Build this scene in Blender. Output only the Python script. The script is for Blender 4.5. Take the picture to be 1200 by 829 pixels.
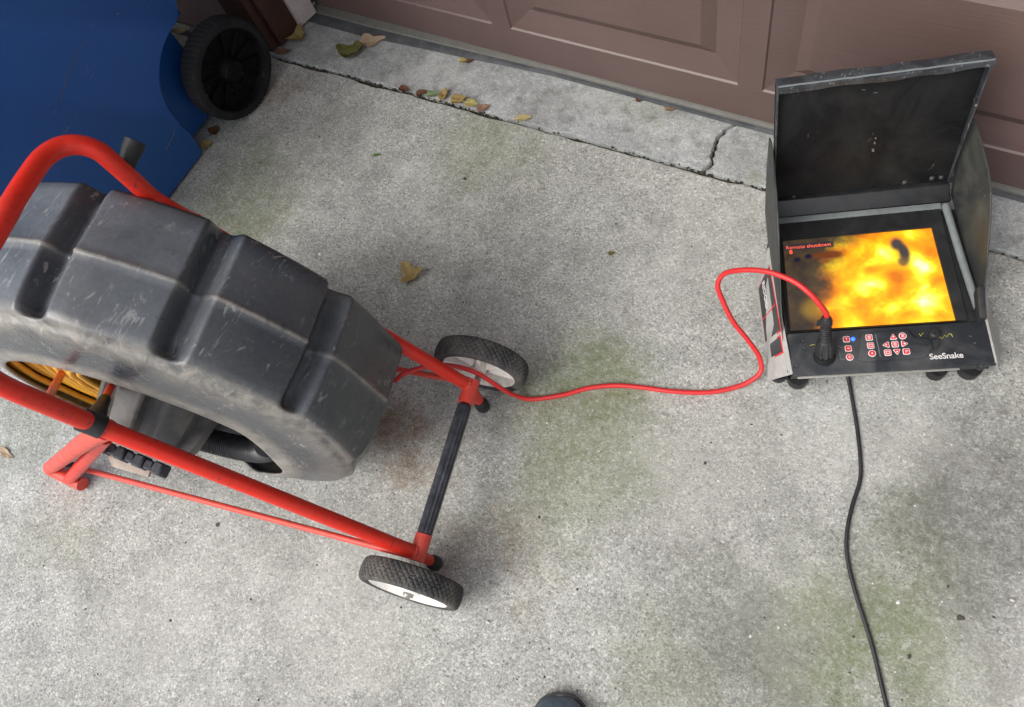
import bpy, bmesh, math, random
from mathutils import Vector, Matrix, noise as mnoise
random.seed(7)
R_ = math.radians
scene = bpy.context.scene
for o in list(bpy.data.objects):
    bpy.data.objects.remove(o)

# ------------------------------------------------------------------ camera
# rows: world X (along garage door), Y (into garage), Z (up) in camera terms (right, down, forward)
FPX, CX, CY, CH = 900.0, 600.0, 414.5, 1.4
def _norm(v): return v.normalized()
_d = _norm(Vector((812 - CX, 820 - CY, FPX)))
_s, _p = .248, (730, 67)
_D = ((_p[0]-CX)*_d.x + (_p[1]-CY)*_d.y + FPX*_d.z) / (_d.x + _s*_d.y)
_X = -_norm(Vector((_p[0]-_D-CX, _p[1]-_s*_D-CY, FPX)))
_Z = -_d
_Y = _Z.cross(_X)
RM = Matrix((_X, _Y, _Z))
cam_d = bpy.data.cameras.new("camera")
cam = bpy.data.objects.new("camera", cam_d)
scene.collection.objects.link(cam)
cam_d.sensor_width = 36.0
cam_d.lens = 36.0 * FPX / 1200.0
cam_d.clip_start = .02
cam_d.clip_end = 500
M3 = Matrix((( RM[0][0], -RM[0][1], -RM[0][2]),
             ( RM[1][0], -RM[1][1], -RM[1][2]),
             ( RM[2][0], -RM[2][1], -RM[2][2])))
cam.matrix_world = Matrix.Translation((0, 0, CH)) @ M3.to_4x4()
scene.camera = cam

# ------------------------------------------------------------------ light
world = bpy.data.worlds.new("World")
scene.world = world
world.use_nodes = True
SUN_EL, SUN_AZ = R_(48), R_(205)      # azimuth measured from +Y clockwise: light comes from behind the camera
nt = world.node_tree
bg = nt.nodes["Background"]
sky = nt.nodes.new("ShaderNodeTexSky")
sky.sky_type = 'NISHITA'
sky.sun_disc = False
sky.sun_elevation = SUN_EL
sky.sun_rotation = SUN_AZ
sky.dust_density = 4.0
sky.ozone_density = 1.0
hsv = nt.nodes.new("ShaderNodeHueSaturation")
hsv.inputs['Saturation'].default_value = .32     # thin overcast: a greyer sky
nt.links.new(sky.outputs[0], hsv.inputs['Color'])
nt.links.new(hsv.outputs[0], bg.inputs['Color'])
bg.inputs['Strength'].default_value = .15
sun_d = bpy.data.lights.new("sun", 'SUN')
sun_d.energy = .8
sun_d.angle = R_(35)
sun_d.color = (1, .96, .9)
sun = bpy.data.objects.new("sun", sun_d)
scene.collection.objects.link(sun)
sdir = Vector((math.sin(SUN_AZ)*math.cos(SUN_EL), math.cos(SUN_AZ)*math.cos(SUN_EL), math.sin(SUN_EL)))
sun.rotation_euler = sdir.to_track_quat('Z', 'Y').to_euler()
scene.view_settings.view_transform = 'Standard'
scene.view_settings.look = 'None'
scene.view_settings.exposure = .72
scene.view_settings.gamma = 1

# ------------------------------------------------------------------ measuring helpers
def ray(u, v): return RM @ Vector((u-CX, v-CY, FPX))
CO = Vector((0, 0, CH))
def at(u, v, z=0.0):
    r = ray(u, v); return CO + r*((z-CH)/r.z)
def onplane(u, v, p0, n):
    r = ray(u, v); return CO + r*((Vector(p0)-CO).dot(n)/r.dot(n))

# ------------------------------------------------------------------ materials
def new_mat(name):
    m = bpy.data.materials.new(name); m.use_nodes = True
    n = m.node_tree.nodes; l = m.node_tree.links
    return m, n, l, n["Principled BSDF"]
def nd(n, t, **k):
    x = n.new("ShaderNode" + t)
    for a, b in k.items(): setattr(x, a, b)
    return x
def noise_node(n, l, co, scale, detail=4, rough=.55, dist=0.0):
    x = nd(n, "TexNoise"); x.inputs['Scale'].default_value = scale
    x.inputs['Detail'].default_value = detail; x.inputs['Roughness'].default_value = rough
    x.inputs['Distortion'].default_value = dist
    l.new(co, x.inputs['Vector']); return x.outputs['Fac']
def ramp(n, l, fac, stops, interp='LINEAR'):
    x = nd(n, "ValToRGB"); e = x.color_ramp.elements; x.color_ramp.interpolation = interp
    while len(e) < len(stops): e.new(.5)
    for k, (p, c) in enumerate(stops):
        e[k].position = p; e[k].color = (c, c, c, 1) if isinstance(c, (int, float)) else (*c, 1)
    l.new(fac, x.inputs['Fac']); return x.outputs['Color']
def mix(n, l, fac, a, b, mode='MIX'):
    x = nd(n, "Mix", data_type='RGBA', blend_type=mode)
    if isinstance(fac, (int, float)): x.inputs[0].default_value = fac
    else: l.new(fac, x.inputs[0])
    for v, i in ((a, 6), (b, 7)):
        if isinstance(v, tuple): x.inputs[i].default_value = (*v, 1)
        else: l.new(v, x.inputs[i])
    return x.outputs[2]
def math_(n, l, op, a, b=None, clamp=False):
    x = nd(n, "Math", operation=op); x.use_clamp = clamp
    for v, i in ((a, 0), (b, 1)):
        if v is None: continue
        if isinstance(v, (int, float)): x.inputs[i].default_value = v
        else: l.new(v, x.inputs[i])
    return x.outputs[0]
def bump(n, l, h, strength, dist, base=None):
    x = nd(n, "Bump"); x.inputs['Strength'].default_value = strength; x.inputs['Distance'].default_value = dist
    l.new(h, x.inputs['Height'])
    if base is not None: l.new(base, x.inputs['Normal'])
    return x.outputs[0]
def coords(n): return nd(n, "TexCoord").outputs['Object']

def worn(name, base, dirt, rough=.5, scale=9, amount=.35, scratch=None, scratch_amt=0.0, bumpd=.0006, metallic=0, coat=0, fine=120, spec=.5, thr=.66):
    """painted or moulded surface with blotchy dust, fine grain and scratches"""
    m, n, l, b = new_mat(name); co = coords(n)
    f = ramp(n, l, noise_node(n, l, co, scale, 6, .62, .6), [(.42, 0.0), (.72, 1.0)])
    f = math_(n, l, 'MULTIPLY', f, amount)
    col = mix(n, l, f, base, dirt)
    g = noise_node(n, l, co, fine, 3, .6)
    col = mix(n, l, .35, col, ramp(n, l, g, [(.3, .35), (.7, .65)]), 'OVERLAY')
    if scratch is not None:
        mp = nd(n, "Mapping"); mp.inputs['Scale'].default_value = (1, .16, .5); mp.inputs['Rotation'].default_value = (.4, .3, .7)
        l.new(co, mp.inputs['Vector'])
        s = ramp(n, l, noise_node(n, l, mp.outputs[0], scale*9, 5, .7, 1.2), [(thr, 0.0), (thr+.05, 1.0)])
        s2 = ramp(n, l, noise_node(n, l, co, scale*1.3, 3), [(.45, 0.0), (.6, 1.0)])
        s = math_(n, l, 'MULTIPLY', math_(n, l, 'MULTIPLY', s, s2), scratch_amt)
        col = mix(n, l, s, col, scratch)
    l.new(col, b.inputs['Base Color'])
    rr = math_(n, l, 'ADD', math_(n, l, 'MULTIPLY', f, .35), rough)
    l.new(rr, b.inputs['Roughness'])
    b.inputs['Metallic'].default_value = metallic
    b.inputs['Coat Weight'].default_value = coat
    b.inputs['Specular IOR Level'].default_value = spec
    l.new(bump(n, l, g, .5, bumpd), b.inputs['Normal'])
    return m

def concrete(name, lo, hi, stains_and_shade=(), speck=1.0, mottled=0.0):
    m, n, l, b = new_mat(name); co = coords(n)
    big = noise_node(n, l, co, 2.6, 6, .68, .4)
    col = mix(n, l, ramp(n, l, big, [(.3, 0.0), (.7, 1.0)]), lo, hi)
    med = noise_node(n, l, co, 14, 6, .7)
    col = mix(n, l, .55, col, ramp(n, l, med, [(.3, .3), (.7, .7)]), 'OVERLAY')
    # finely pitted, sandy face
    fine = noise_node(n, l, co, 290, 4, .8)
    col = mix(n, l, .60*speck, col, ramp(n, l, fine, [(.33, .12), (.5, .5), (.68, .90)]), 'OVERLAY')
    v0 = nd(n, "TexVoronoi"); v0.inputs['Scale'].default_value = 240; l.new(co, v0.inputs['Vector'])
    p0 = nd(n, "SeparateColor"); l.new(v0.outputs['Color'], p0.inputs[0])
    col = mix(n, l, .5*speck, col, ramp(n, l, p0.outputs[0], [(0, .15), (.15, .36), (.5, .5), (.8, .60), (.97, .88)]), 'OVERLAY')
    v = nd(n, "TexVoronoi"); v.inputs['Scale'].default_value = 130; l.new(co, v.inputs['Vector'])
    pick = nd(n, "SeparateColor"); l.new(v.outputs['Color'], pick.inputs[0])
    grain = math_(n, l, 'MULTIPLY', ramp(n, l, v.outputs['Distance'], [(.1, 1.0), (.3, 0.0)]), ramp(n, l, pick.outputs[0], [(.84, 0.0), (.87, 1.0)]))
    col = mix(n, l, math_(n, l, 'MULTIPLY', grain, .75*speck), col, (.75, .72, .66))
    pit = math_(n, l, 'MULTIPLY', ramp(n, l, v.outputs['Distance'], [(.12, 1.0), (.34, 0.0)]), ramp(n, l, pick.outputs[1], [(.88, 0.0), (.91, 1.0)]))
    col = mix(n, l, math_(n, l, 'MULTIPLY', pit, .65*speck), col, (.07, .06, .055))
    if mottled:
        mo = ramp(n, l, noise_node(n, l, co, 22, 7, .72, .4), [(.5, 0.0), (.68, 1.0)])
        col = mix(n, l, math_(n, l, 'MULTIPLY', mo, mottled), col, (.09, .10, .09))
    if stains_and_shade:
        nz = nd(n, "TexNoise"); nz.inputs['Scale'].default_value = 5; nz.inputs['Detail'].default_value = 6; nz.inputs['Roughness'].default_value = .7
        l.new(co, nz.inputs['Vector'])
        off = nd(n, "VectorMath", operation='MULTIPLY_ADD'); off.inputs[1].default_value = (.5, .5, 0); l.new(nz.outputs['Color'], off.inputs[0]); l.new(co, off.inputs[2])
        sub = nd(n, "VectorMath", operation='SUBTRACT'); sub.inputs[1].default_value = (.25, .25, 0); l.new(off.outputs[0], sub.inputs[0])
        grainy = ramp(n, l, noise_node(n, l, co, 60, 5, .8), [(.32, .25), (.62, 1.0)])
        eat = math_(n, l, 'MULTIPLY', math_(n, l, 'SUBTRACT', noise_node(n, l, co, 16, 7, .78), .5), 1.5)
        for (x, y, r, s, c) in stains_and_shade:
            dd = nd(n, "VectorMath", operation='DISTANCE'); dd.inputs[1].default_value = (x, y, 0); l.new(sub.outputs[0], dd.inputs[0])
            f = nd(n, "MapRange", interpolation_type='SMOOTHSTEP'); f.inputs['From Min'].default_value = r; f.inputs['From Max'].default_value = r*.15
            l.new(dd.outputs['Value'], f.inputs['Value'])
            ff = math_(n, l, 'ADD', f.outputs[0], math_(n, l, 'MULTIPLY', eat, math_(n, l, 'MULTIPLY', f.outputs[0], 1.2)), True)
            k = math_(n, l, 'MULTIPLY', math_(n, l, 'MULTIPLY', ff, grainy), s)
            col = mix(n, l, k, col, c)
    l.new(col, b.inputs['Base Color'])
    b.inputs['Roughness'].default_value = .92
    b.inputs['Specular IOR Level'].default_value = .25
    n1 = bump(n, l, fine, .55, .0022)
    l.new(bump(n, l, med, .3, .006, n1), b.inputs['Normal'])
    return m

def P2(u, v): p = at(u, v, 0); return p.x, p.y
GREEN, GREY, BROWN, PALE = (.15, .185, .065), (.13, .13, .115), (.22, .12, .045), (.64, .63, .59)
st = []
for (u, v, r, s, c) in [(690, 465, .24, .62, GREEN), (715, 430, .12, .5, GREEN), (665, 545, .22, .45, GREEN), (640, 600, .18, .22, GREEN),
                        (285, 235, .26, .6, GREEN), (240, 300, .18, .45, GREEN), (575, 160, .18, .5, GREEN), (560, 250, .2, .12, GREEN),
                        (1050, 720, .24, .42, GREEN), (980, 790, .2, .35, GREEN), (1140, 590, .16, .42, GREY), (1090, 520, .15, .35, GREY),
                        (1080, 610, .12, .35, GREEN), (1190, 500, .12, .4, GREY), (850, 740, .16, .25, GREEN), (800, 700, .14, .22, GREY), (468, 508, .13, .8, BROWN),  # last entry: shade beside the drum, painted brown on the ground
                        (520, 300, .12, .35, GREY), (460, 290, .10, .3, GREY), (560, 350, .14, .2, GREY), (860, 600, .3, .25, GREY), (600, 640, .14, .3, BROWN),  # last entry: the near wheel's shadow painted in as a brown patch
                        (950, 500, .20, .3, PALE), (880, 270, .25, .25, PALE), (920, 700, .15, .25, PALE), (330, 700, .4, .15, PALE), (30, 480, .14, .3, GREEN),
                        (300, 610, .2, .15, GREY), (1100, 640, .22, .5, GREY), (1180, 740, .15, .4, GREY), (1000, 740, .16, .45, GREEN), (1170, 560, .2, .5, GREY), (880, 780, .16, .5, GREY), (760, 800, .14, .35, GREEN), (60, 620, .15, .3, GREEN), (700, 380, .1, .3, GREEN), (1040, 480, .2, .3, PALE), (790, 560, .2, .35, PALE), (420, 700, .2, .25, PALE), (325, 100, .07, .55, BROWN), (300, 95, .05, .4, BROWN), (1080, 760, .1, .3, GREEN), (400, 150, .15, .2, GREY), (760, 330, .2, .2, PALE), (640, 300, .15, .15, GREY), (860, 740, .1, .3, GREY), (180, 720, .2, .25, PALE), (1150, 800, .18, .25, PALE)]:  # the two brown entries are patches in front of the wall corner
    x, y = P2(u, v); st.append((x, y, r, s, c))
M = {}
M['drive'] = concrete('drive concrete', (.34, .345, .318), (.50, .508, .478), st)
ast = []
for (u, v, r, s, c) in [(430, 75, .10, .4, GREY), (640, 130, .1, .3, GREY), (760, 140, .12, .3, GREEN), (880, 200, .06, .5, GREEN), (500, 90, .12, .3, PALE), (700, 110, .15, .3, PALE)]:
    x, y = P2(u, v); ast.append((x, y, r, s, c))
M['apron'] = concrete('apron concrete', (.27, .28, .275), (.41, .42, .415), ast, .6, .6)
M['dirt'] = worn('joint dirt', (.03, .026, .019), (.12, .11, .06), .95, 30, .6, bumpd=.003)
M['soil'] = worn('garden soil', (.07, .075, .035), (.12, .10, .06), .95, 2, .6, bumpd=.01)
M['tyre'] = worn('tyre rubber', (.045, .045, .047), (.20, .18, .15), .75, 22, .55, (.3, .28, .25), .3, spec=.3)
M['rim'] = worn('white hub', (.82, .80, .76), (.36, .25, .15), .5, 22, .55)
M['red'] = worn('red paint', (.64, .022, .010), (.36, .045, .03), .34, 12, .3, (.06, .035, .03), .85, .0004, spec=.4, thr=.60)
M['red2'] = worn('faded red paint', (.66, .060, .040), (.40, .10, .07), .42, 16, .4, (.07, .04, .04), .7, .0004, thr=.60)
M['steel'] = worn('steel', (.45, .44, .42), (.25, .17, .1), .35, 30, .5, metallic=1)
M['black'] = worn('black plastic', (.018, .018, .02), (.08, .08, .08), .5, 25, .35, spec=.3)
M['grip'] = worn('foam grip', (.022, .025, .034), (.16, .17, .19), .6, 40, .35, (.4, .4, .4), .4, .001)
M['hose'] = worn('ribbed hose', (.030, .030, .034), (.07, .07, .07), .26, 30, .3)
M['yellow'] = worn('yellow rod', (.72, .38, .03), (.35, .17, .02), .38, 18, .3)
M['hub'] = worn('grey moulding', (.06, .06, .062), (.24, .225, .20), .5, 12, .6, (.4, .4, .4), .3)
M['cable'] = worn('red cable', (.60, .02, .022), (.35, .05, .04), .38, 30, .3)
M['cord'] = worn('power cord', (.014, .013, .016), (.06, .055, .055), .5, 40, .35)
M['case'] = worn('case paint', (.42, .42, .40), (.22, .21, .19), .55, 18, .5, (.10, .10, .10), .7)
M['shade'] = worn('sun shade', (.004, .0045, .006), (.032, .032, .030), .55, 8, .6, (.30, .28, .24), .45, .0006, spec=.2)
M['wing'] = worn('shade wing', (.022, .025, .027), (.10, .10, .08), .45, 9, .6, (.4, .4, .38), .4)
M['ledge'] = worn('ledge', (.17, .19, .19), (.08, .09, .09), .4, 14, .5, (.5, .5, .5), .3)
M['panel'] = worn('control panel', (.020, .024, .029), (.10, .10, .10), .42, 14, .6, (.35, .35, .33), .25, .0003)
M['bezel'] = worn('bezel', (.010, .011, .012), (.04, .04, .04), .35, 20, .4, (.3, .3, .3), .15, .0002)
M['white'] = worn('white ink', (.75, .73, .72), (.45, .42, .4), .5, 40, .4)
M['keyred'] = worn('red ink', (.66, .03, .045), (.5, .1, .1), .45, 60, .3)
M['yellowink'] = worn('yellow ink', (.5, .48, .06), (.1, .1, .05), .5, 200, .7)
M['bin'] = worn('blue bin', (.012, .095, .36), (.025, .12, .36), .40, 5, .45, (.16, .22, .34), .5, .0006, fine=500, thr=.62)
M['binwheel'] = worn('bin wheel', (.004, .004, .005), (.014, .014, .016), .6, 25, .5, (.3, .3, .3), .5, spec=.15, thr=.62)
M['bintyre'] = worn('bin tyre', (.016, .017, .020), (.05, .048, .045), .8, 25, .4, spec=.2)
M['trim'] = worn('white trim', (.60, .52, .50), (.42, .33, .30), .6, 14, .5)
M['brown'] = worn('brown board', (.055, .022, .016), (.10, .05, .04), .55, 8, .5, bumpd=.001)
M['siding'] = worn('siding', (.30, .21, .20), (.24, .16, .15), .6, 8, .5, bumpd=.001)
M['rubber'] = worn('weather strip', (.04, .044, .05), (.14, .14, .14), .6, 25, .5)
M['retainer'] = worn('retainer', (.13, .13, .115), (.08, .075, .065), .45, 20, .5)
M['boot'] = worn('boot leather', (.05, .075, .10), (.16, .20, .24), .45, 30, .5, bumpd=.001)
M['sole'] = worn('boot sole', (.03, .032, .035), (.10, .10, .10), .7, 30, .4)
M['dust'] = worn('dusty plate', (.38, .31, .27), (.50, .45, .38), .85, 30, .6, (.5, .12, .08), .5)
M['roof'] = worn('soffit', (.35, .33, .31), (.25, .23, .22), .8, 4, .4)
M['lip'] = worn('lid lip', (.022, .026, .033), (.10, .11, .12), .45, 30, .5, (.5, .5, .5), .7, .0006, thr=.6)
M['scuff'] = worn('pale scuff', (.22, .30, .46), (.05, .13, .32), .6, 60, .6)
M['lane'] = worn('silver lip', (.55, .54, .5), (.3, .28, .25), .4, 30, .5, metallic=.6)

def door_mat():
    m, n, l, b = new_mat('door paint'); co = coords(n)
    big = noise_node(n, l, co, 2.2, 4)
    col = mix(n, l, ramp(n, l, big, [(.3, 0.0), (.7, 1.0)]), (.102, .065, .058), (.134, .090, .083))
    sp = ramp(n, l, noise_node(n, l, co, 70, 4, .8), [(.76, 0.0), (.80, 1.0)])
    col = mix(n, l, math_(n, l, 'MULTIPLY', sp, .35), col, (.45, .38, .35))
    l.new(col, b.inputs['Base Color'])
    b.inputs['Roughness'].default_value = .42
    b.inputs['Specular IOR Level'].default_value = .5
    mp = nd(n, "Mapping"); mp.inputs['Scale'].default_value = (5, 5, 110); l.new(co, mp.inputs['Vector'])
    g = noise_node(n, l, mp.outputs[0], 1.0, 5, .65, .8)
    l.new(bump(n, l, g, .6, .0014), b.inputs['Normal'])
    return m
M['door'] = door_mat()

def drum_mat():
    m, n, l, b = new_mat('drum plastic'); co = coords(n)
    base = (.036, .045, .057)
    f = ramp(n, l, noise_node(n, l, co, 7, 7, .65, .8), [(.35, 0.0), (.75, 1.0)])
    col = mix(n, l, math_(n, l, 'MULTIPLY', f, .34), base, (.15, .145, .135))
    sc = nd(n, "Mapping"); sc.inputs['Scale'].default_value = (1, .25, .6); sc.inputs['Rotation'].default_value = (.5, .9, .6); l.new(co, sc.inputs['Vector'])
    s = ramp(n, l, noise_node(n, l, sc.outputs[0], 75, 6, .72, 1.5), [(.575, 0.0), (.64, 1.0)])
    s2 = ramp(n, l, noise_node(n, l, co, 10, 3), [(.40, 0.0), (.54, 1.0)])
    col = mix(n, l, math_(n, l, 'MULTIPLY', math_(n, l, 'MULTIPLY', s, s2), .5), col, (.42, .41, .39))
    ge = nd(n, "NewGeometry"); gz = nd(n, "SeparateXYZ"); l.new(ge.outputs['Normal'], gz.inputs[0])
    dust_sheen = math_(n, l, 'MULTIPLY', ramp(n, l, gz.outputs[2], [(.55, 0.0), (1.0, 1.0)]), ramp(n, l, noise_node(n, l, co, 6, 6, .7, .6), [(.3, .25), (.7, 1.0)]))
    col = mix(n, l, math_(n, l, 'MULTIPLY', dust_sheen, .42), col, (.24, .265, .295))      # pale dust on top, with the bluish sky reflection painted in
    # rubbed, dusty rings where the shoulder drags on the ground
    at_ = nd(n, "Attribute"); at_.attribute_name = "wear"
    w = math_(n, l, 'MULTIPLY', at_.outputs['Fac'], ramp(n, l, noise_node(n, l, co, 28, 6, .75, .8), [(.34, .2), (.58, 1.0)]))
    col = mix(n, l, math_(n, l, 'MULTIPLY', w, .85), col, (.34, .315, .275))
    g = noise_node(n, l, co, 160, 3, .6)
    col = mix(n, l, .3, col, ramp(n, l, g, [(.3, .35), (.7, .65)]), 'OVERLAY')
    l.new(col, b.inputs['Base Color'])
    l.new(math_(n, l, 'ADD', math_(n, l, 'MULTIPLY', math_(n, l, 'ADD', f, w), .22), .20), b.inputs['Roughness'])
    n1 = bump(n, l, g, .35, .0008)
    l.new(bump(n, l, noise_node(n, l, co, 9, 3), .25, .006, n1), b.inputs['Normal'])
    return m
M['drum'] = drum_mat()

# ------------------------------------------------------------------ mesh helpers
def smooth(bm):
    for f in bm.faces: f.smooth = True
def obj(name, bm, m, parent=None, sm=True, org=None, autos=True):
    """link bm (in world coordinates) as one mesh object, its origin at its thing's base"""
    o0 = Vector(org) if org is not None else (Vector(parent['_w']) if parent is not None else Vector((0, 0, 0)))
    bmesh.ops.recalc_face_normals(bm, faces=bm.faces)
    bmesh.ops.translate(bm, verts=bm.verts, vec=-o0)
    if sm: smooth(bm)
    me = bpy.data.meshes.new(name); bm.to_mesh(me); bm.free()
    if sm and autos: me.set_sharp_from_angle(angle=R_(38))
    o = bpy.data.objects.new(name, me); scene.collection.objects.link(o)
    if m is not None: me.materials.append(M[m] if isinstance(m, str) else m)
    if parent is not None:
        o.parent = parent
        pw = Vector(parent['_w']); o.location = o0 - pw
        o['_w'] = tuple(o0)
    else:
        o.location = o0; o['_w'] = tuple(o0)
    return o
def thing(name, label, cat, loc, group=None):
    o = bpy.data.objects.new(name, None); scene.collection.objects.link(o)
    o.empty_display_size = .05; o.location = loc; o['_w'] = tuple(Vector(loc))
    o['label'] = label; o['category'] = cat
    if group: o['group'] = group
    return o
def tag(o, label, cat, group=None):
    o['label'] = label; o['category'] = cat
    if group: o['group'] = group
    return o
def struct(name, bm, m, sm=False, parent=None):
    o = obj(name, bm, m, parent, sm)
    if parent is None: o['kind'] = 'structure'
    return o
def box(bm, c, ex, ey, ez, bev=0.0, seg=2):
    """box centred at c with full edge vectors ex, ey, ez"""
    c, ex, ey, ez = map(Vector, (c, ex, ey, ez)); vs = []
    for i in (-.5, .5):
        for j in (-.5, .5):
            for k in (-.5, .5): vs.append(bm.verts.new(c+ex*i+ey*j+ez*k))
    fs = [(0, 1, 3, 2), (4, 6, 7, 5), (0, 4, 5, 1), (2, 3, 7, 6), (0, 2, 6, 4), (1, 5, 7, 3)]
    faces = [bm.faces.new([vs[q] for q in f]) for f in fs]
    if bev:
        es = list({e for f in faces for e in f.edges})
        bmesh.ops.bevel(bm, geom=es, offset=bev, segments=seg, profile=.6, affect='EDGES')
def prism(bm, pts, off, bev=0.0, seg=2):
    """polygon pts extruded by vector off"""
    off = Vector(off)
    a = [bm.verts.new(Vector(p)) for p in pts]; b = [bm.verts.new(Vector(p)+off) for p in pts]
    n = len(a); fs = [bm.faces.new(a), bm.faces.new(b[::-1])]
    for i in range(n): fs.append(bm.faces.new((a[i], b[i], b[(i+1) % n], a[(i+1) % n])))
    if bev:
        es = list({e for f in fs for e in f.edges})
        bmesh.ops.bevel(bm, geom=es, offset=bev, segments=seg, profile=.6, affect='EDGES')
def catmull(pts, sub=8, closed=False):
    pts = [Vector(p) for p in pts]; out = []
    n = len(pts)
    for i in range(n-1):
        p0 = pts[i-1] if i else pts[0]*2-pts[1]; p1 = pts[i]; p2 = pts[i+1]; p3 = pts[i+2] if i+2 < n else pts[-1]*2-pts[-2]
        for k in range(sub):
            t = k/sub
            out.append(.5*((2*p1)+(p2-p0)*t+(2*p0-5*p1+4*p2-p3)*t*t+(3*p1-p0-3*p2+p3)*t**3))
    out.append(pts[-1]); return out
def tube(bm, path, r, seg=16, caps=True, rf=None):
    path = [Vector(p) for p in path]; rings = []
    t0 = (path[1]-path[0]).normalized()
    up = Vector((0, 0, 1)) if abs(t0.z) < .9 else Vector((1, 0, 0))
    nrm = (up - t0*up.dot(t0)).normalized()
    for i, p in enumerate(path):
        if i == 0: t = (path[1]-p)
        elif i == len(path)-1: t = (p-path[i-1])
        else: t = (path[i+1]-path[i-1])
        t.normalize(); nrm = (nrm - t*nrm.dot(t)).normalized(); bn = t.cross(nrm)
        ri = rf(i/(len(path)-1), i) if rf else (r[i] if isinstance(r, (list, tuple)) else r)
        rings.append([bm.verts.new(p+(nrm*math.cos(a)+bn*math.sin(a))*ri) for a in [2*math.pi*k/seg for k in range(seg)]])
    for i in range(len(rings)-1):
        for k in range(seg): bm.faces.new((rings[i][k], rings[i][(k+1) % seg], rings[i+1][(k+1) % seg], rings[i+1][k]))
    if caps:
        bm.faces.new(rings[0][::-1]); bm.faces.new(rings[-1])
def seg_tube(bm, a, b, r, seg=16, n=2): 
    a, b = Vector(a), Vector(b); tube(bm, [a+(b-a)*i/(n-1) for i in range(n)], r, seg)
def lathe(bm, c, ax, prof, seg=48, ref=None, disp=None, closed=False):
    """prof: (s along ax, radius)."""
    c = Vector(c); ax = Vector(ax).normalized()
    u = Vector(ref) if ref else (Vector((0, 0, 1)) if abs(ax.z) < .9 else Vector((1, 0, 0)))
    u = (u-ax*u.dot(ax)).normalized(); w = ax.cross(u); rings = []
    for k in range(seg):
        a = 2*math.pi*k/seg; d = u*math.cos(a)+w*math.sin(a)
        rings.append([bm.verts.new(c+ax*s+d*max((r+(disp(a, j, s, r) if disp else 0)), 1e-4)) for j, (s, r) in enumerate(prof)])
    m = len(prof)
    for k in range(seg):
        A, B = rings[k], rings[(k+1) % seg]
        for j in range(m if closed else m-1):
            bm.faces.new((A[j], B[j], B[(j+1) % m], A[(j+1) % m]))
    return rings
def text_bm(s, size, origin, ex, ey, thick=.0006, spacing=1.0, bold=0.0):
    """raised lettering: baseline start at origin, reading along ex with height along ey"""
    cu = bpy.data.curves.new("t", 'FONT'); cu.body = s; cu.size = 1; cu.extrude = .01; cu.offset = bold; cu.space_character = spacing
    cu.resolution_u = 3
    o = bpy.data.objects.new("t", cu); scene.collection.objects.link(o)
    bpy.context.view_layer.update()
    me = bpy.data.meshes.new_from_object(o.evaluated_get(bpy.context.evaluated_depsgraph_get()))
    bm = bmesh.new(); bm.from_mesh(me)
    bpy.data.objects.remove(o); bpy.data.curves.remove(cu); bpy.data.meshes.remove(me)
    ex, ey = Vector(ex).normalized(), Vector(ey).normalized(); ez = ex.cross(ey)
    xs = [v.co.x for v in bm.verts]; x0 = min(xs)
    for v in bm.verts:
        q = v.co.copy(); v.co = Vector(origin)+ex*(q.x-x0)*size+ey*q.y*size+ez*(thick*(1 if q.z > 0 else 0)+.0002)
    return bm

# ================================================================== SETTING
# ground far around, drive slab, apron
bm = bmesh.new(); S = 120
bmesh.ops.create_grid(bm, x_segments=2, y_segments=2, size=S)
bmesh.ops.translate(bm, verts=bm.verts, vec=(0, 0, -.12))
struct('ground', bm, 'soil')

def jag(x, amp, f, seed=0): return amp*(mnoise.noise(Vector((x*f, seed, 0)))+.5*mnoise.noise(Vector((x*f*3.1, seed+5, 0))))
def joint_y(x): return .955+.0285*(x+.7) - .006*(1 if x < -1.2 else 0)*(x+1.2)**2
JX0, JX1 = -5.0, 4.2
def slab(name, front, back, x0, x1, mat, zt=0.0, rnd=.006, step=.012, xe=None):
    """slab sheet between two edge lines, edges rounded down; x-range may be given by per-end functions"""
    bm = bmesh.new(); n = int((x1-x0)/step); rows = []
    for i in range(n+1):
        x = x0+(x1-x0)*i/n; f = front(x); b = back(x)
        ys = [(f, -.1), (f, -rnd*1.4), (f+rnd*.4, -rnd*.4), (f+rnd*1.4, 0), (b-rnd*1.4, 0), (b-rnd*.4, -rnd*.4), (b, -rnd*1.4), (b, -.1)]
        rows.append([bm.verts.new((x, y, zt+z)) for y, z in ys])
    for i in range(n):
        for j in range(7): bm.faces.new((rows[i][j], rows[i+1][j], rows[i+1][j+1], rows[i][j+1]))
    bm.faces.new(rows[0]); bm.faces.new(rows[-1][::-1])
    return struct(name, bm, mat, True)
slab('driveway', lambda x: -9.0, lambda x: joint_y(x)-.0065-jag(x, .006, 9), JX0, JX1, 'drive')
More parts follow.
